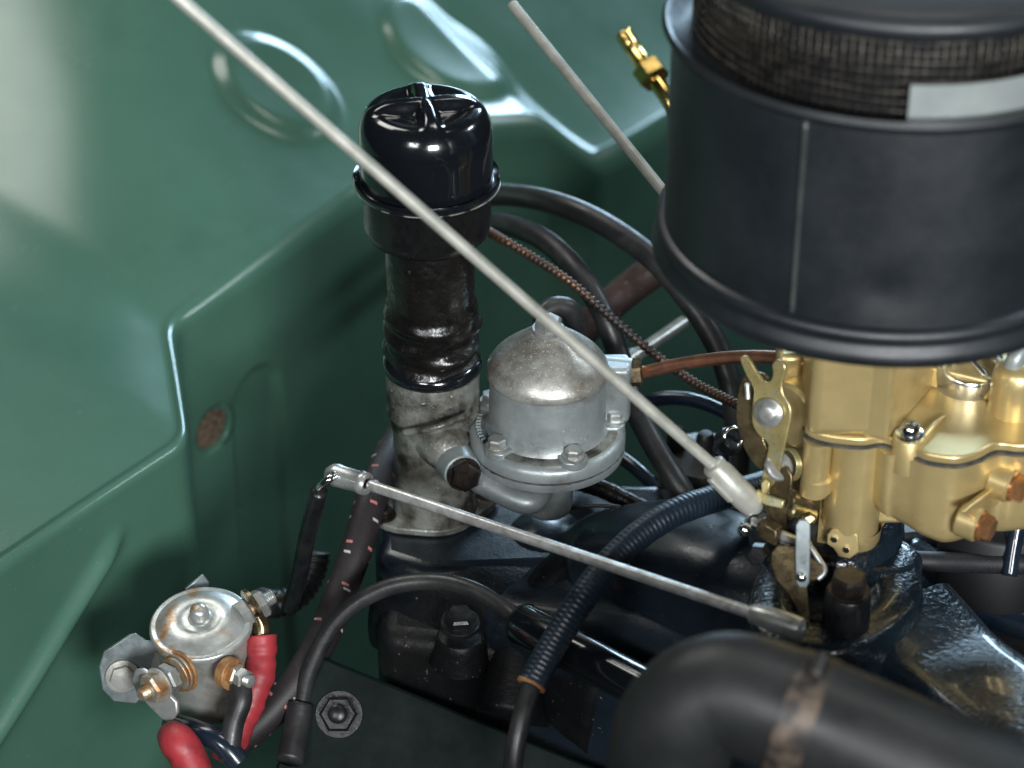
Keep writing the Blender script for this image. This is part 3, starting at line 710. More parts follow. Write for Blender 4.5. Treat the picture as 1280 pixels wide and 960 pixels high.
vcyl(1021, 606, 690, 6.5, YC - .006, 'pump_rod', 'bronze_plate')
bm = NB(); fb = [onz(x, y, ZG) for x, y in ((1006, 541), (1030, 552), (1075, 557), (1103, 556), (1130, 567))]
prism(bm, inset([(p.x, p.y) for p in fb] + [(fb[-1].x, KY + .03), (fb[0].x + .004, KY + .03)], .006), .040, I, ZG - .041); obj('main_body', bm, 'gold', cb, bevel=.004, segs=3)
# skirt block that widens from the column to the bowl
bm = NB(); p = ony(1100, 600, YC + .006); q = z_at(p.x, YC, 655)
box(bm, (p.x + .004, YC + .012, (ZG + q) / 2), .030, .028, ZG - q - .002); obj('column_web', bm, 'gold', cb, bevel=.003, segs=3)
bm = NB(); plate(bm, [(1034, 668), (1040, 661), (1052, 662), (1072, 668), (1074, 690), (1062, 699), (1048, 696), (1042, 686), (1033, 680)], depth(ony(1055, 680, YC - .016)), .003, (-.25, -1, .25)); tab = obj('stop_tab', bm, 'gold', cb, bevel=.0007)
for x, y in ((1043, 674), (1058, 687)):
    bm = NB(); hexbolt(bm, W(x, y, depth(ony(1055, 680, YC - .016)) - .0006), (-.25, -1, .25), .0019, .0014, False); obj('rivet', bm, 'chrome', tab)
bm = NB(); p = ony(1068, 676, YC); lathe(bm, [(.0145, .012), (.014, .004), (.008, -.010), (0, -.012)], Matrix.Translation((p.x, YC, p.z)), 28); obj('column_foot', bm, 'gold', cb, smooth=50)
# throttle body down to the manifold
bm = NB(); lathe(bm, [(.028, ZG - .010), (.028, ZG - .060), (.036, ZG - .062), (.036, ZG - .080), (0, ZG - .080)], Matrix.Translation((KX - .012, KY + .012, 0)), 40); obj('throttle_body', bm, 'gold', cb)
# air horn block above the lid
bm = NB()
xa, xb = onz(1009, 548, ZG + .006).x, onz(1112, 556, ZG + .006).x; yf = onz(1060, 553, ZG + .006).y + .003
zt_ = kb - .012
box(bm, ((xa + xb) / 2, yf + .024, (ZG + .006 + zt_) / 2), xb - xa, .046, zt_ - ZG - .006); obj('air_horn_block', bm, 'gold', cb, bevel=.006, segs=4)
bm = NB(); box(bm, ((xa + xb) / 2, yf + .024, zt_ - .002), xb - xa + .003, .050, .006); obj('air_horn_rim', bm, 'gold', cb, bevel=.0018, segs=3)
zd = ZG + .0063
def q2d(x, y): p = onz(x, y, zd); return (p.x, p.y)
sA, sB, sC_, sD_ = q2d(1108, 553), q2d(1166, 484), q2d(1242, 504), q2d(1310, 498)
bm = NB(); prism(bm, [sA, sB, (sB[0] + .002, sB[1] + .03), (xa + .02, sB[1] + .03), (xa + .02, sA[1] + .01)], zt_ - zd, I, zd); obj('air_horn_shoulder', bm, 'gold', cb, bevel=.0025, segs=3)
zw = z_at(q2d(1205, 494)[0], q2d(1205, 494)[1], 468)
bm = NB(); prism(bm, [(sB[0] - .006, sB[1] + .001), sC_, sD_, (sD_[0], sD_[1] + .05), (sB[0] - .006, sB[1] + .05)], zw - zd, I, zd); obj('throat_wall', bm, 'gold', cb, bevel=.002, segs=3)
thp = W(1213, 452, depth(V((*q2d(1213, 494), zw))) + .004)
bm = NB(); lathe(bm, [(.0185, -.020), (.0190, 0), (.0175, .0014), (.0160, 0), (.0145, -.012), (.004, -.014), (0, -.014)], frame(thp, (0, -.35, 1)), 40); obj('throat', bm, 'throat', cb, smooth=50)
bm = NB(); box(bm, (0, 0, -.003), .003, .026, .012, frame(thp, (0, -.35, 1), (.8, .5, 0))); obj('choke_plate', bm, 'throat', cb, bevel=.0005)
bm = NB(); r0_, r1_ = onz(1150, 552, zd), onz(1180, 522, zd); tube(bm, [r0_, r0_.lerp(r1_, .5) + V((0, 0, .002)), r1_ + V((0, 0, .001))], .0026, 8, rf=lambda s, t, i: 1.1 - .7 * t); obj('deck_rib', bm, 'gold', cb, smooth=180)
# vent dome at the right
vd = onz(1272, 532, ZG + .006); bm = NB(); rv = 31 * mpp(depth(vd)); zv = z_at(vd.x, vd.y + .01, 462)
lathe(bm, [(rv * 1.02, ZG + .004), (rv, ZG + .010), (rv, zv - .010), (rv * .93, zv - .004), (rv * .7, zv), (0, zv + .0015)], Matrix.Translation((vd.x, vd.y + .016, 0)), 40); obj('vent_dome', bm, 'gold', cb, smooth=60)
bm = NB(); b0_ = W(1262, 470, depth(vd) - .006); tube(bm, [b0_ + V((.001, .004, -.004)), W(1270, 448, depth(vd) - .006), W(1286, 425, depth(vd) - .004), W(1310, 400, depth(vd))], 12 * mpp(depth(vd)), 14); obj('vent_pipe', bm, 'label_plate', cb, smooth=180)
# lid screws
for x, y in ((1138, 544),):
    b_ = onz(x, y + 14, ZG + .006) + V((0, .006, 0)); bm = NB(); lathe(bm, [(.0090, ZG - .012), (.0090, ZG + .0085), (.0080, ZG + .0095), (0, ZG + .0095)], Matrix.Translation((b_.x, b_.y, 0)), 24); obj('screw_boss', bm, 'gold', cb, smooth=50)
    bm = NB(); lathe(bm, [(.0078, 0), (.0078, .0014), (.0056, .0018), (.0056, .0055), (.0046, .0068), (.0026, .0070), (.0022, .0055), (0, .0055)], Matrix.Translation((b_.x, b_.y, ZG + .0095)), 24); obj('lid_screw', bm, 'chrome', cb, smooth=40)
# brass plugs in hex bosses
for x, y, dd in ((1234, 660, .0), (1274, 611, .004)):
    c_ = W(x, y, depth(onz(1222, 582, ZG)) + .010 + dd); a_ = V((.85, -.55, -.05))
    bm = NB(); cyl(bm, c_ - a_ * .016, c_ - a_ * .004, .0100, segs=24, ch=.001); obj('plug_boss', bm, 'gold', cb)
    bm = NB(); hexbolt(bm, c_ - a_ * .004, a_, .0080, .0075, True, .2, 1.08); obj('brass_plug', bm, 'brass', cb)
bm = NB(); plate(bm, [(1205, 640), (1258, 598), (1270, 612), (1222, 652)], depth(onz(1222, 582, ZG)) + .016, .004, (.8, -.6, .1)); obj('side_plate', bm, 'gold', cb, bevel=.001)
# choke side: quadrant, forked lever, bolts
dl = depth(onz(1003, 533, ZG)) - .006
bm = NB(); cyl(bm, W(985, 520, dl + .012), W(1012, 508, dl + .022), .019, .021, 32, .002); obj('choke_housing', bm, 'gold', cb)
bm = NB(); box(bm, tuple(W(985, 462, dl + .02)), .014, .02, .03); obj('housing_ear', bm, 'gold', cb, bevel=.003)
LN = (-.55, -1, .35)
bm = NB(); plate(bm, [(926, 478), (940, 466), (958, 470), (962, 492), (950, 520), (955, 552), (968, 580), (962, 592), (944, 582), (928, 556), (920, 520)], dl + .008, .0025, LN, 4); obj('quadrant', bm, 'bronze_plate', cb, bevel=.0005)
fork = [(925, 449), (931, 445), (938, 451), (946, 465), (955, 477), (963, 476), (966, 466), (965, 456), (971, 450), (979, 453), (982, 462), (978, 478), (979, 492), (989, 512), (985, 540), (979, 565), (974, 590), (966, 606), (956, 612), (951, 604), (956, 580), (960, 556), (948, 544), (940, 528), (941, 500), (942, 486), (933, 470)]
bm = NB(); plate(bm, fork, dl - .003, .0026, LN, 3); obj('forked_lever', bm, 'yellow_zinc', cb, bevel=.0006)
cP = W(961, 516, dl - .004); bm = NB(); lathe(bm, [(.0082, 0), (.0082, .0012), (.0060, .0022), (.0050, .0035), (.0034, .0042), (0, .0042)], frame(cP, LN), 32); obj('lever_screw', bm, 'zinc', cb, smooth=40)
bm = NB(); cyl(bm, cP, W(1000, 512, dl + .03), .0042, segs=16); obj('choke_shaft', bm, 'bronze_plate', cb)
bm = NB(); cyl(bm, W(934, 482, dl + .001), W(934, 484, dl + .009), .0016, segs=10); cyl(bm, W(934, 481, dl + .001), W(935, 499, dl + .001), .0014, segs=10); obj('stop_pin', bm, 'zinc', cb)
bm = NB(); cyl(bm, W(971, 585, dl + .0085), W(976, 582, dl + .004), .0082, segs=28, ch=.001); obj('cam_washer', bm, 'zinc', cb)
for k in range(3):
    bm = NB(); lathe(bm, [(.0088, -.0006), (.0098, 0), (.0088, .0006), (.0080, 0), (.0088, -.0006)], frame(W(983 + k * 2.5, 580, dl + .006 + k * .002), (-.9, -.6, .2)), 24); obj('spring_coil', bm, 'yellow_zinc', cb, smooth=180)
bm = NB(); plate(bm, [(962, 605), (968, 588), (984, 584), (990, 596), (988, 620), (983, 648), (981, 664), (966, 668), (960, 640)], dl + .006, .0025, LN); obj('throttle_lever', bm, 'bronze_plate', cb, bevel=.0005)
for q_ in ([(951, 604), (957, 598), (963, 603), (960, 616), (952, 618)], [(946, 612), (962, 620), (980, 626), (978, 636), (958, 632), (944, 624)]):
    bm = NB(); plate(bm, q_, dl + .001, .004, (-.4, -1, .5)); obj('lever_tang', bm, 'yellow_zinc', cb, bevel=.0006)
bm = NB(); cyl(bm, W(962, 664, dl - .002), W(1010, 682, dl + .010), .0032, segs=16); obj('throttle_shaft', bm, 'zinc', cb)
bm = NB(); cyl(bm, W(940, 650, 1.335), W(962, 664, dl - .002), .0024, segs=14); obj('ball_arm', bm, 'zinc', cb)
bm = NB(); plate(bm, [(945, 657), (950, 650), (972, 664), (970, 684), (963, 681), (946, 672)], dl - .006, .009, (-.5, -1, .3)); obj('shaft_clevis', bm, 'bronze_plate', cb, bevel=.0012)
bm = NB(); plate(bm, [(964, 690), (972, 682), (985, 682), (1000, 690), (1028, 706), (1032, 716), (1026, 724), (1008, 728), (1010, 750), (1012, 775), (1008, 795), (1001, 794), (1000, 770), (985, 742), (970, 725), (963, 706)], dl - .008, .0026, (-.3, -1, .45)); obj('bellcrank_plate', bm, 'bronze_plate', cb, bevel=.0006)
bm = NB(); tube(bm, [W(1008, 676, dl - .008), W(1024, 700, dl - .010), W(1031, 714, dl - .012), W(1022, 724, dl - .012)], .0016, 8); obj('plate_rim', bm, 'zinc', cb, smooth=180)
bm = NB(); plate(bm, [(995, 656), (999, 650), (1008, 650), (1013, 656), (1013, 690), (1012, 728), (1008, 735), (999, 735), (995, 728), (994, 690)], dl - .014, .002, (-.1, -1, .4)); lks = obj('link_strip', bm, 'steel_grey', cb, bevel=.0005)
for x, y in ((1004, 657), (1002, 722)):
    bm = NB(); lathe(bm, [(.0026, -.006), (.0026, .0008), (.0018, .0018), (0, .002)], frame(W(x, y, dl - .014), (-.1, -1, .4)), 14); obj('link_rivet', bm, 'chrome', lks, smooth=50)
bm = NB(); plate(bm, [(1000, 648), (1014, 642), (1022, 648), (1014, 656), (1004, 656)], dl - .008, .010, (0, -1, .5)); obj('link_yoke', bm, 'bronze_plate', cb, bevel=.001)
for y0, y1, m2 in ((636, 646, 'yellow_zinc'), (622, 632, 'bronze_plate'), (652, 664, 'void_black')):
    bm = NB(); cyl(bm, W(985, y0, dl + .016), W(1015, y1, dl + .024), .006, segs=16, ch=.001); obj('linkage_spacer', bm, m2, cb)

# ================================================================== INTAKE MANIFOLD (blue-black casting)
im = thing('intake_manifold', W(1050, 800, 1.40), 'blue-black rough painted intake manifold casting under the carburettor', 'manifold')
ZM = ZG - .082
bm = NB()
mo = [(1016, 684), (980, 690), (948, 716), (935, 750), (942, 785), (975, 806), (1030, 815), (1078, 808), (1125, 780), (1152, 745), (1150, 710), (1135, 682), (1110, 660), (1060, 650)]
zt_m = W(1040, 760, 1.335).z
mp_ = [onz(x, y, zt_m) for x, y in mo]
ml = smooth2([(p.x, p.y) for p in mp_], 6)
cm = V((sum(p[0] for p in ml) / len(ml), sum(p[1] for p in ml) / len(ml)))
rows = []
for k, dz in ((.30, -.012), (.42, -.011), (.46, -.006), (.52, -.001), (.72, .0015), (.93, .001), (.985, -.001), (1.005, -.005), (1.03, -.014), (1.07, -.05), (1.09, -.12)):
    rows.append([bm.verts.new((cm.x + (p[0] - cm.x) * k, cm.y + (p[1] - cm.y) * k, zt_m + dz)) for p in ml])
bm.faces.new(rows[0])
for A, B in zip(rows, rows[1:]):
    for i in range(len(A)): bm.faces.new((A[i], A[(i + 1) % len(A)], B[(i + 1) % len(A)], B[i]))
obj('carburettor_flange', bm, 'engine_paint', im, smooth=60)
bm = NB(); lathe(bm, [(.046, zt_m - .014), (.044, zt_m + .006), (.040, zt_m + .010), (0, zt_m + .010)], Matrix.Translation((KX - .012, KY + .004, 0)), 40); obj('mounting_pad', bm, 'engine_paint', im, smooth=50)
bm = NB(); lathe(bm, [(.037, zt_m + .008), (.037, ZG - .079), (0, ZG - .079)], Matrix.Translation((KX - .012, KY + .012, 0)), 40); obj('insulator_block', bm, 'rubber', im)
# hex bolt with spacer
bb = W(1058, 766, 1.318); 
bm = NB(); lathe(bm, [(.0135, -.014), (.0130, 0), (.0124, .0135), (.0118, .0145), (0, .0145)], Matrix.Translation(bb), 32); obj('bolt_spacer', bm, 'black_bolt', im, smooth=40)
bm = NB(); hexbolt(bm, bb + V((0, 0, .0144)), (0, 0, 1), .0102, .0115, True, .25, 1.12, .2); obj('manifold_bolt', bm, 'dark_bolt', im)
bm = NB(); c_ = W(1110, 700, 1.375); lathe(bm, [(.020, -.02), (.0195, 0), (.016, .004), (.010, .003), (0, .004)], Matrix.Translation(c_), 28); obj('vacuum_boss', bm, 'engine_paint', im, smooth=60)
# runner to the lower right
def hull_strip(sections):
    bm = NB(); rows = [[bm.verts.new(p) for p in s] for s in sections]
    for A, B in zip(rows, rows[1:]):
        for i in range(len(A)): bm.faces.new((A[i], A[(i + 1) % len(A)], B[(i + 1) % len(A)], B[i]))
    bm.faces.new(rows[0]); bm.faces.new(rows[-1]); return bm
def runner(path, w, h, n=20, pw=3.0):
    """rounded-rectangle casting swept along a path (horizontal width w, height h lists)"""
    P = catmull([V(p) for p in path], 8); sec = []
    for i, p in enumerate(P):
        t = (P[min(i + 1, len(P) - 1)] - P[max(i - 1, 0)]); t.normalize(); sd = t.cross(V((0, 0, 1))).normalized(); up3 = sd.cross(t)
        f = i / (len(P) - 1) * (len(w) - 1); k = min(int(f), len(w) - 2); g = f - k
        ww = w[k] + (w[k + 1] - w[k]) * g; hh = h[k] + (h[k + 1] - h[k]) * g; s = []
        for j in range(n):
            a = 2 * PI * j / n; c, d = math.cos(a), math.sin(a)
            x = abs(c) ** (2 / pw) * (1 if c > 0 else -1); y = abs(d) ** (2 / pw) * (1 if d > 0 else -1)
            s.append(p + sd * ww * x + up3 * hh * y)
        sec.append(s)
    return hull_strip(sec)
bm = runner([W(1120, 800, 1.37), W(1180, 850, 1.34), W(1250, 900, 1.30), W(1340, 965, 1.26)], [.040, .036, .034, .034], [.03, .024, .022, .022], 28, 5)
obj('runner', bm, 'engine_paint', im, smooth=50)
bm = NB(); tube(bm, [W(1128, 806, 1.335), W(1185, 842, 1.31), W(1250, 880, 1.285), W(1320, 925, 1.26)], .003, 8); obj('runner_rib', bm, 'engine_paint', im, smooth=180)
# left hump of the manifold
bm = runner([W(700, 760, 1.50), W(760, 730, 1.49), W(840, 722, 1.46), W(930, 735, 1.42), W(1000, 750, 1.40)], [.028, .042, .048, .042, .040], [.030, .042, .044, .036, .03], 32, 2.6)
obj('side_runner', bm, 'engine_smooth', im, smooth=180)
bm = runner([W(590, 800, 1.53), W(680, 800, 1.51), W(800, 820, 1.48), W(950, 860, 1.45)], [.05, .06, .06, .06], [.06, .06, .06, .06], 28, 4)
obj('lower_runner', bm, 'engine_smooth', im, smooth=60)
bm = NB(); hexbolt(bm, W(950, 690, 1.345), (-.3, -1, .4), .006, .010, False); obj('set_screw', bm, 'black_bolt', im)

# ================================================================== ENGINE BLOCK below the pump
eb = thing('engine_block', W(600, 950, 1.52), 'grimy black cast engine block side below the oil filler and pump', 'engine block')
# deck under the filler neck and pump
bm = NB(); bx0 = AX - .036
pts = [(bx0, -.030), (bx0 + .03, -.046), (.02, -.040), (.20, -.02), (.32, .0), (.32, .045), (.06, .050), (bx0 + .03, .060), (bx0 - .004, .050)]
prism(bm, pts, .34, I, zb - .0045 - .34); obj('block_deck', bm, 'engine_smooth', eb, bevel=.010, segs=4)
bm = NB(); zt2 = zb - .030; prism(bm, [(.07, -.06), (.12, -.30), (.75, -.30), (.75, .16), (.10, .16)], .30, I, zt2 - .30 - .05); obj('crankcase', bm, 'engine_grime', eb, bevel=.012, segs=3)  # engine mass carried on out of view, added to shade the lower wall
bm = NB(); lathe(bm, [(.030, -.06), (.028, 0), (.022, .008), (0, .012)], Matrix.Translation((.0, -.004, zb - .012)), 32); obj('pump_pad', bm, 'engine_smooth', eb, smooth=60)
# front side: stepped cover with bosses
bm = NB(); zc_ = W(560, 790, 1.42).z
pts = [(bx0 + .002, -.075), (.03, -.10), (.16, -.10), (.16, -.02), (bx0 + .002, -.02)]
prism(bm, pts, .20, I, zc_ - .225); obj('lower_cover', bm, 'engine_grime', eb, bevel=.012, segs=4)
for px_, py_, d_, r_, h_ in ((575, 793, 1.445, .014, .02),):
    bm = NB(); p = W(px_, py_, d_); lathe(bm, [(r_ * 1.3, -h_), (r_ * 1.05, -.006), (r_, -.001), (r_ * .9, 0), (0, 0)], Matrix.Translation(p), 28); obj('casting_boss', bm, 'engine_grime', eb, smooth=60)
bm = NB(); hexbolt(bm, W(575, 780, 1.440), (0, -.15, 1), .0092, .009, True, .1, 1.3); obj('cover_bolt', bm, 'black_bolt', eb)
bm = runner([W(510, 730, 1.53), W(600, 760, 1.51), W(700, 800, 1.49), W(790, 850, 1.47)], [.05, .055, .05, .05], [.035, .045, .045, .05], 28, 2.4); obj('casting_swell', bm, 'engine_grime', eb, smooth=180)
bm = runner([W(640, 900, 1.46), W(655, 830, 1.47), W(700, 750, 1.48), W(770, 700, 1.51)], [.022, .020, .02, .02], [.03, .03, .03, .03], 24, 2.2); obj('casting_swell', bm, 'engine_grime', eb, smooth=180)
# ================================================================== HOSES, CABLES
def hose(name, pts, rpx, m, label, cat='hose', segs=16, **k):
    P = [W(*p) for p in pts]; dm = sum(p[2] for p in pts) / len(pts)
    bm = NB(); tube(bm, P, rpx * mpp(dm), segs, **k); return obj(name, bm, m, smooth=180, label=label, cat=cat)
wA = wall_pt(560, 262); wB = wall_pt(565, 290)
hose('heater_hose', [(545, 262, depth(wA) + .01), (585, 247, 1.72), (640, 244, 1.64), (700, 256, 1.58), (760, 283, 1.55), (820, 327, 1.53), (868, 385, 1.52), (900, 440, 1.52), (917, 500, 1.52), (922, 570, 1.53), (925, 650, 1.54)], 14.5, 'rubber', 'black rubber hose arching from the green wall behind the air cleaner')
hose('vacuum_hose', [(550, 300, depth(wB) + .01), (590, 282, 1.70), (630, 280, 1.62), (680, 300, 1.57), (722, 340, 1.54), (752, 388, 1.53), (772, 440, 1.53), (790, 500, 1.52), (815, 552, 1.51), (850, 610, 1.50), (880, 660, 1.51)], 14, 'rubber', 'black hose curving down behind the fuel pump to the engine')
hose('spiral_cable', [(560, 262, 1.66), (615, 292, 1.55), (660, 318, 1.53), (712, 352, 1.51), (765, 398, 1.50), (815, 440, 1.49), (868, 478, 1.47), (918, 504, 1.44), (945, 520, 1.42)], 6.2, 'spiral', 'thin rusty spiral wound cable crossing behind the fuel pump', 'cable', segs=10, step=.0006, rf=lambda s, t, i: .72 + .36 * (0.5 + .5 * math.sin(s * 2 * PI / .0040)))
hose('thin_hose', [(740, 545, 1.60), (775, 520, 1.58), (810, 502, 1.56), (850, 498, 1.55), (890, 508, 1.54), (925, 530, 1.53), (950, 570, 1.52)], 9, 'blue_black', 'thin glossy dark hose looping under the copper fuel line')
hose('loom_hose', [(760, 560, 1.58), (800, 590, 1.56), (850, 640, 1.54)], 9, 'blue_black', 'short glossy dark hose in shadow right of the pump flange')
hose('brown_pipe', [(690, 500, 1.66), (715, 430, 1.66), (745, 398, 1.65), (785, 362, 1.64), (830, 330, 1.63), (880, 300, 1.64)], 21, 'brown_pipe', 'dull brown flecked pipe behind the spiral cable', 'pipe')
bm = NB(); cyl(bm, W(785, 450, 1.57), W(856, 402, 1.60), .0046, segs=16, ch=.0008); cyl(bm, W(783, 452, 1.568), W(794, 444, 1.574), .006, segs=16, ch=.0008); obj('brake_rod', bm, 'zinc', label='short silver rod end beside the dark hose behind the pump', cat='rod')
hose('ribbed_hose', [(960, 604, 1.43), (925, 614, 1.41), (890, 624, 1.395), (845, 640, 1.38), (800, 668, 1.37), (760, 706, 1.36), (725, 752, 1.35), (692, 805, 1.345), (664, 856, 1.34)], 18, 'wound_cloth', 'blue-black cloth wound hose crossing over the linkage rod', segs=20, step=.0005, rf=lambda s, t, i: 1 + .018 * math.sin(s * 2 * PI / .0030) + .012 * math.sin(s * 2 * PI / .021))
rbh = bpy.data.objects['ribbed_hose']
bm = NB(); e_ = W(664, 856, 1.34); lathe(bm, [(.0052, -.001), (.0084, -.0012), (.0086, .0008), (.0070, .0014), (.0052, .0008)], frame(e_, W(660, 870, 1.335) - W(692, 805, 1.345)), 24); obj('frayed_end', bm, 'rust', None, smooth=180).name
fe = bpy.data.objects['frayed_end']; fe.parent = rbh; fe.location = fe.location - rbh.location
hose('plug_lead', [(668, 846, 1.34), (660, 870, 1.335), (650, 905, 1.33), (642, 950, 1.33), (640, 1010, 1.34)], 12.5, 'rubber', 'black cable emerging from the ribbed hose end', 'cable')
hose('thin_black_hose', [(352, 985, 1.45), (372, 905, 1.45), (388, 835, 1.445), (425, 772, 1.44), (480, 736, 1.435), (540, 727, 1.43), (590, 737, 1.42), (632, 762, 1.41), (650, 778, 1.40)], 11, 'rubber', 'thin matt black hose arching into the black plug tube')
lmP = [(560, 470, 1.68), (520, 520, 1.60), (488, 566, 1.54), (464, 625, 1.505), (448, 680, 1.49), (428, 735, 1.48), (404, 795, 1.465), (372, 850, 1.455), (330, 898, 1.45), (290, 930, 1.45)]
hose('braided_loom', lmP, 20, 'brown_braid', 'brown cloth braided wiring loom with white and red tracer flecks', 'cable', segs=24)
# plug tube
pt = thing('spark_plug_tube', W(800, 852, 1.36), 'glossy black cylindrical plug tube under the ribbed hose', 'tube')
p0, p1 = W(650, 778, 1.405), W(812, 864, 1.335)
bm = NB(); m_ = frame(p0, p1 - p0); L_ = (p1 - p0).length; r_ = 27 * mpp(1.39)
lathe(bm, [(0, .002), (r_ * .55, .001), (r_ * .9, 0), (r_, .0025), (r_, .045), (r_ * .985, .046), (r_ * .985, L_ + .05), (0, L_ + .05)], m_, 36); obj('barrel', bm, 'gloss_black', pt, smooth=50)
bm = NB(); lathe(bm, [(r_ * .9, -.0002), (r_ * .96, .0008), (r_ * 1.01, .003)], m_, 36); obj('edge_ring', bm, 'dusty_black', pt, smooth=180)

# foreground radiator hose with clamp
rh = thing('radiator_hose', W(845, 985, 1.14), 'fat out of focus charcoal radiator hose with worn clamp', 'hose')
RP = [W(826, 1060, 1.17), W(832, 985, 1.15), W(848, 905, 1.13), W(905, 868, 1.12), W(985, 888, 1.11), (W(1075, 924, 1.10)), W(1170, 966, 1.09), W(1290, 1020, 1.08)]
bm = NB(); tube(bm, RP, 78 * mpp(1.12), 40, n=12); obj('hose_body', bm, 'grey_rubber', rh, smooth=180)
c1, c2 = W(1003, 895, 1.108), W(1026, 904, 1.106); m_ = frame(c1, c2 - c1); rr_ = 78 * mpp(1.12); L_ = (c2 - c1).length
bm = NB(); lathe(bm, [(rr_ * .98, -L_ * .9), (rr_ * 1.03, -L_ * .9), (rr_ * 1.035, L_ * .9), (rr_ * .98, L_ * .9)], m_, 48); hc = obj('hose_clamp', bm, 'worn_band', rh, smooth=40)
tp = W(1034, 838, 1.07)
tl = m_.inverted() @ tp; ta = math.atan2(tl.y, tl.x)
bm = NB(); lathe(bm, [(rr_ * 1.03, -L_ * .8), (rr_ * 1.06, -L_ * .8), (rr_ * 1.06, L_ * .8), (rr_ * 1.03, L_ * .8), (rr_ * 1.03, -L_ * .8)], m_, 10, a0=ta - .18, a1=ta + .18); obj('clamp_tab', bm, 'worn_band', hc, smooth=30)

bm = NB(); sv = m_ @ V((rr_ * 1.07 * math.cos(ta - .32), rr_ * 1.07 * math.sin(ta - .32), 0)); sx_ = (m_.to_3x3() @ V((-math.sin(ta - .32), math.cos(ta - .32), 0))); cyl(bm, sv - sx_ * .008, sv + sx_ * .008, .0036, segs=16, ch=.0008); obj('clamp_screw', bm, 'worn_band', hc)
# right-hand pipes
hose('black_braided_hose', [(1120, 700, 1.42), (1170, 702, 1.42), (1230, 704, 1.41), (1300, 706, 1.40), (1360, 708, 1.39)], 13, 'black_braid', 'black braided hose running right from the manifold', segs=18)
hose('water_pipe', [(1130, 700, 1.50), (1180, 730, 1.49), (1240, 752, 1.48), (1300, 772, 1.47), (1370, 800, 1.46)], 34, 'blue_black', 'glossy blue-black pipe behind the manifold runner', 'pipe', segs=28)
hose('lower_pipe', [(1150, 770, 1.55), (1210, 812, 1.54), (1290, 866, 1.52), (1370, 920, 1.5)], 30, 'blue_black', 'dark lower pipe in shadow beneath the glossy pipe', 'pipe', segs=28)
hose('upright_hose', [(1262, 720, 1.40), (1268, 680, 1.40), (1276, 645, 1.40), (1292, 615, 1.41)], 10, 'blue_black', 'short upright dark hose beside the brass plugs')
bm = NB(); p = W(1250, 672, 1.44); lathe(bm, [(.036, -.03), (.036, .018), (.033, .021), (0, .021)], Matrix.Translation(p), 40); obj('ribbed_drum', bm, 'black_braid', label='dark round drum half hidden behind the brass plug', cat='drum', smooth=50)

# amber fitting at the back
af = thing('brass_fitting', W(812, 105, 1.50), 'shiny brass pipe fitting high on the firewall behind the air cleaner', 'fitting')
bm = NB(); tube(bm, [W(778, 40, 1.70), W(792, 62, 1.70), W(806, 82, 1.69), W(832, 118, 1.68), W(850, 150, 1.68)], 11 * mpp(1.7), 14); obj('pipe', bm, 'amber_brass', af, smooth=180)
bm = NB(); nut(bm, W(808, 84, 1.69), W(830, 114, 1.68) - W(808, 84, 1.69), .0115, .014); obj('union_nut', bm, 'amber_brass', af)

# dark odds and ends between pump and carburettor
dc = thing('distributor_clip', W(905, 560, 1.46), 'small shiny black clamp under the copper line left of the lever', 'clamp')
bm = NB(); cyl(bm, W(905, 556, 1.455), W(916, 548, 1.45), .0085, segs=20, ch=.001); obj('clip_body', bm, 'black_bolt', dc)
bm = NB(); lathe(bm, [(.006, -.001), (.0075, 0), (.006, .001), (.005, 0), (.006, -.001)], frame(W(917, 547, 1.448), (.4, -1, .4)), 20); obj('clip_ring', bm, 'chrome', dc, smooth=180)
bm = NB(); cyl(bm, W(903, 560, 1.458), W(905, 640, 1.50), .006, segs=14); obj('clip_stem', bm, 'black_bolt', dc)
dd2 = thing('distributor', W(885, 600, 1.55), 'dark round distributor cap hidden in shadow under the throttle rod', 'distributor')
bm = NB(); lathe(bm, [(.030, -.06), (.030, 0), (.026, .010), (.012, .014), (0, .014)], Matrix.Translation(W(880, 585, 1.55)), 32); obj('cap_body', bm, 'rubber', dd2, smooth=50)
for dx, dy in ((0, 0), (.018, .004), (-.018, .006)):
    bm = NB(); lathe(bm, [(.007, 0), (.006, .016), (.004, .019), (0, .019)], Matrix.Translation(W(880, 585, 1.55) + V((dx, dy, .008))), 16); obj('tower', bm, 'rubber', dd2, smooth=50)
hose('wire_lead', [(690, 640, 1.50), (735, 632, 1.49), (780, 636, 1.49), (830, 660, 1.49)], 3, 'rubber', 'thin black wire lying behind the pump nub', 'wire', segs=8)
hose('shadow_hose', [(715, 600, 1.53), (755, 612, 1.52), (800, 634, 1.51), (850, 655, 1.5)], 12, 'worn_rubber', 'lumpy dark hose in shadow behind the pump flange', segs=14)
hose('blue_pipe', [(430, 700, 1.58), (470, 663, 1.56), (505, 630, 1.55)], 9, 'blue_black', 'short blue-black pipe between loom and filler base', 'pipe')

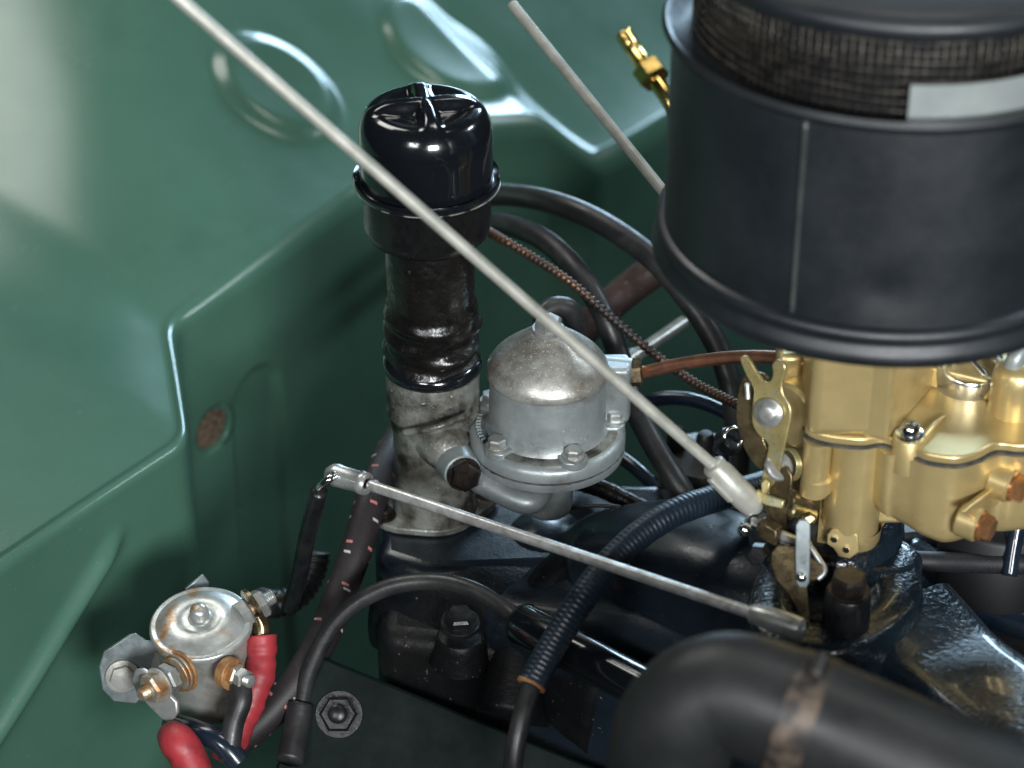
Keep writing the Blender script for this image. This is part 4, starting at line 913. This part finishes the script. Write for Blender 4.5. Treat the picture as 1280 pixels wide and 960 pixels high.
# ================================================================== CHASSIS RAIL bottom left
cr = thing('chassis_rail', W(500, 1000, 1.46), 'dark green frame rail with nut below the thin black hose', 'frame rail')
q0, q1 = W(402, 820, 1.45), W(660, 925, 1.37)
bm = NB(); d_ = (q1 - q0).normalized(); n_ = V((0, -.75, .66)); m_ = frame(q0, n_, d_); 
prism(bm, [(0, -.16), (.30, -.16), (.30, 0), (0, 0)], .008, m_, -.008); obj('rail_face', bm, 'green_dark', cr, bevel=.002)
nb_ = q0 + d_ * .022 + V((0, 0, 0)); rn = ray(424, 893); nb_ = CAM + rn * ((q0 - CAM).dot(n_) / rn.dot(n_)) + n_ * .003
bm = NB(); lathe(bm, [(0, .0), (.0145, 0), (.0140, .0022), (0, .0022)], frame(nb_ - n_ * .0035, n_), 28); obj('washer', bm, 'black_bolt', cr)
bm = NB(); nut(bm, nb_ - n_ * .0018, n_, .0115, .008, .007, .5); obj('nut', bm, 'black_bolt', cr)

# ================================================================== STARTER SOLENOID
SD = 1.425; sc0 = W(251, 779, SD)
sax = V((-.03, -.12, 1)).normalized(); sm_ = frame(sc0, sax)
st = thing('starter_solenoid', sc0 - sax * .055, 'zinc plated round starter solenoid with rusty studs on the green wall', 'solenoid')
Rs = 64 * mpp(SD)
bm = NB()
lathe(bm, [(Rs * .93, -.0045), (Rs * 1.0, -.0040), (Rs * 1.012, -.002), (Rs * 1.0, .0), (Rs * .96, .0008), (Rs * .90, .0002), (Rs * .86, .0010), (Rs * .70, .0035), (Rs * .50, .0050), (Rs * .40, .0044), (Rs * .34, .0040), (Rs * .26, .0045), (0, .0050)], sm_, 64); obj('lid', bm, 'solenoid_zinc', st, smooth=60)
bm = NB(); lathe(bm, [(.0072, .0038), (.0072, .0052), (.0055, .0058), (.0053, .0068), (.0058, .0072), (.0057, .0100), (.0046, .0125), (.002, .0136), (0, .0138)], sm_, 28); obj('knob', bm, 'solenoid_zinc', st, smooth=50)
bm = NB(); lathe(bm, [(Rs * .92, -.003), (Rs * .915, -.010), (Rs * .92, -.056), (Rs * .86, -.060), (0, -.060)], sm_, 64); obj('body', bm, 'solenoid_body', st, smooth=50)
# bracket tabs against the wall
wp = wall_pt(150, 840, 1, 3)
bm = NB(); plate(bm, [(124, 834), (130, 815), (162, 794), (170, 792), (184, 802), (196, 800), (200, 850), (170, 880), (142, 877), (128, 862)], SD + .012, .0022, (.25, -1, .30)); obj('bracket_tab', bm, 'steel_grey', st, bevel=.0006)
bm = NB(); plate(bm, [(232, 736), (254, 718), (262, 728), (258, 760), (236, 768)], SD + .034, .0022, (.5, -1, .3)); obj('bracket_tab', bm, 'steel_grey', st, bevel=.0006)
bm = NB(); tube(bm, [W(192, 830, SD + .014), W(215, 830, SD + .022), W(240, 800, SD + .036), W(250, 750, SD + .037)], .008, 8, smooth=False); obj('bracket_strap', bm, 'solenoid_body', st)
bm = NB(); hexbolt(bm, W(153, 845, SD + .0115), (.25, -1, .3), .0078, .005, True, .2, 1.3); obj('bracket_bolt', bm, 'solenoid_body', st)
# left stud with rusty washers, lug, nut
sl0, sl1 = W(228, 838, SD - .016), W(162, 878, SD - .046)
sd_ = (sl1 - sl0).normalized()
bm = NB(); cyl(bm, sl0 - sd_ * .004, sl0 + sd_ * .029, .0042, segs=16); obj('stud', bm, 'rusty_zinc', st)
for k, (r_, m2) in enumerate(((.0128, 'rust'), (.0118, 'rusty_zinc'), (.0108, 'rusty_zinc'))):
    bm = NB(); cyl(bm, sl0 + sd_ * (k * .0024), sl0 + sd_ * (k * .0024 + .0018), r_, segs=28, ch=.0004); obj('washer', bm, m2, st)
bm = NB(); nut(bm, sl0 + sd_ * .0095, sd_, .0095, .006); obj('nut', bm, 'zinc', st)
lg = thing('battery_lug', sl0 + sd_ * .018, 'flat zinc cable lug with red boot on the left solenoid stud', 'cable lug')
bm = NB(); plate(bm, [(168, 838), (178, 836), (200, 855), (221, 878), (222, 892), (212, 905), (200, 898), (186, 884), (170, 866), (164, 850)], depth(sl0 + sd_ * .0175), .003, sd_ - fw * .7); obj('lug_plate', bm, 'zinc', lg, bevel=.001)
bm = NB(); tube(bm, [W(214, 918, depth(sl0 + sd_ * .0175) - .001), W(224, 930, 1.385), W(234, 945, 1.385), W(250, 985, 1.39)], 23 * mpp(1.39), 20, rf=lambda s, t, i: .82 + .2 * min(1, t * 4)); obj('red_boot', bm, 'red_boot', lg, smooth=180)
bm = NB(); cyl(bm, sl0 + sd_ * .0185, sl0 + sd_ * .020, .0105, segs=28, ch=.0003); obj('lock_washer', bm, 'solenoid_body', lg)
bm = NB(); nut(bm, sl0 + sd_ * .020, sd_, .0092, .0075, .006, .45, .3); obj('nut', bm, 'rusty_zinc', lg)
# small front stud
f0, f1 = W(288, 842, SD - .022), W(322, 856, SD - .036); fd = (f1 - f0).normalized()
bm = NB(); cyl(bm, f0 - fd * .004, f0 + fd * .003, .0095, segs=24, ch=.0006); obj('insulator', bm, 'rust', st)
bm = NB(); nut(bm, f0 + fd * .003, fd, .0072, .005, .004, .6); obj('nut', bm, 'rusty_zinc', st)
bm = NB(); nut(bm, f0 + fd * .0085, fd, .0064, .005, .004, .6, .4); obj('nut', bm, 'zinc', st)
bm = NB(); tube(bm, [f0 + fd * .008 + V((0, 0, -.003)), W(302, 875, SD - .03), W(292, 905, SD - .03), W(285, 950, SD - .03)], .0062, 12); obj('signal_wire', bm, 'rubber', st, smooth=180)
# right stud with ring lug and red boot
g0, g1 = W(306, 766, SD + .004), W(338, 747, SD + .010); gd = (g1 - g0).normalized()
bm = NB(); nut(bm, g0 - gd * .004, gd, .0088, .007); obj('nut', bm, 'zinc', st)
bm = NB(); cyl(bm, g0, g1 + gd * .002, .004, segs=16); obj('stud', bm, 'rusty_zinc', st)
rl = thing('starter_lug', g0 + gd * .005, 'brown ring lug with red heat shrink on the right solenoid stud', 'cable lug')
bm = NB(); lathe(bm, [(.0045, 0), (.0125, 0), (.0125, .0022), (.0045, .0022), (.0045, 0)], frame(g0 + gd * .0048, gd), 32); obj('ring', bm, 'bronze_plate', rl)
bm = NB(); nut(bm, g0 + gd * .0072, gd, .0092, .0065, .006, .5, .2); obj('nut', bm, 'zinc', rl)
bm = NB(); tube(bm, [W(322, 768, SD + .006), W(327, 785, SD + .007), W(326, 805, SD + .007)], .0052, 12); obj('lug_neck', bm, 'bronze_plate', rl, smooth=180)
bm = NB(); tube(bm, [W(326, 794, SD + .007), W(327, 815, SD + .006), W(325, 840, SD + .003), W(316, 868, SD), W(300, 905, SD), W(280, 950, SD)], 20.5 * mpp(SD), 22, rf=lambda s, t, i: .93 + .04 * math.sin(s * 330) + .03 * math.sin(s * 790 + 1)); obj('red_boot', bm, 'red_boot', rl, smooth=180)
hose('ground_strap', [(215, 905, SD + .0), (245, 915, SD - .022), (275, 928, SD - .03), (300, 955, SD - .03)], 15, 'blue_black', 'blue-black cable passing under the solenoid body', 'cable')
hose('rubber_tube_end', [(376, 880, 1.445), (370, 912, 1.44), (362, 952, 1.43)], 17, 'rubber', 'black rubber sleeve end beside the braided loom', 'sleeve')
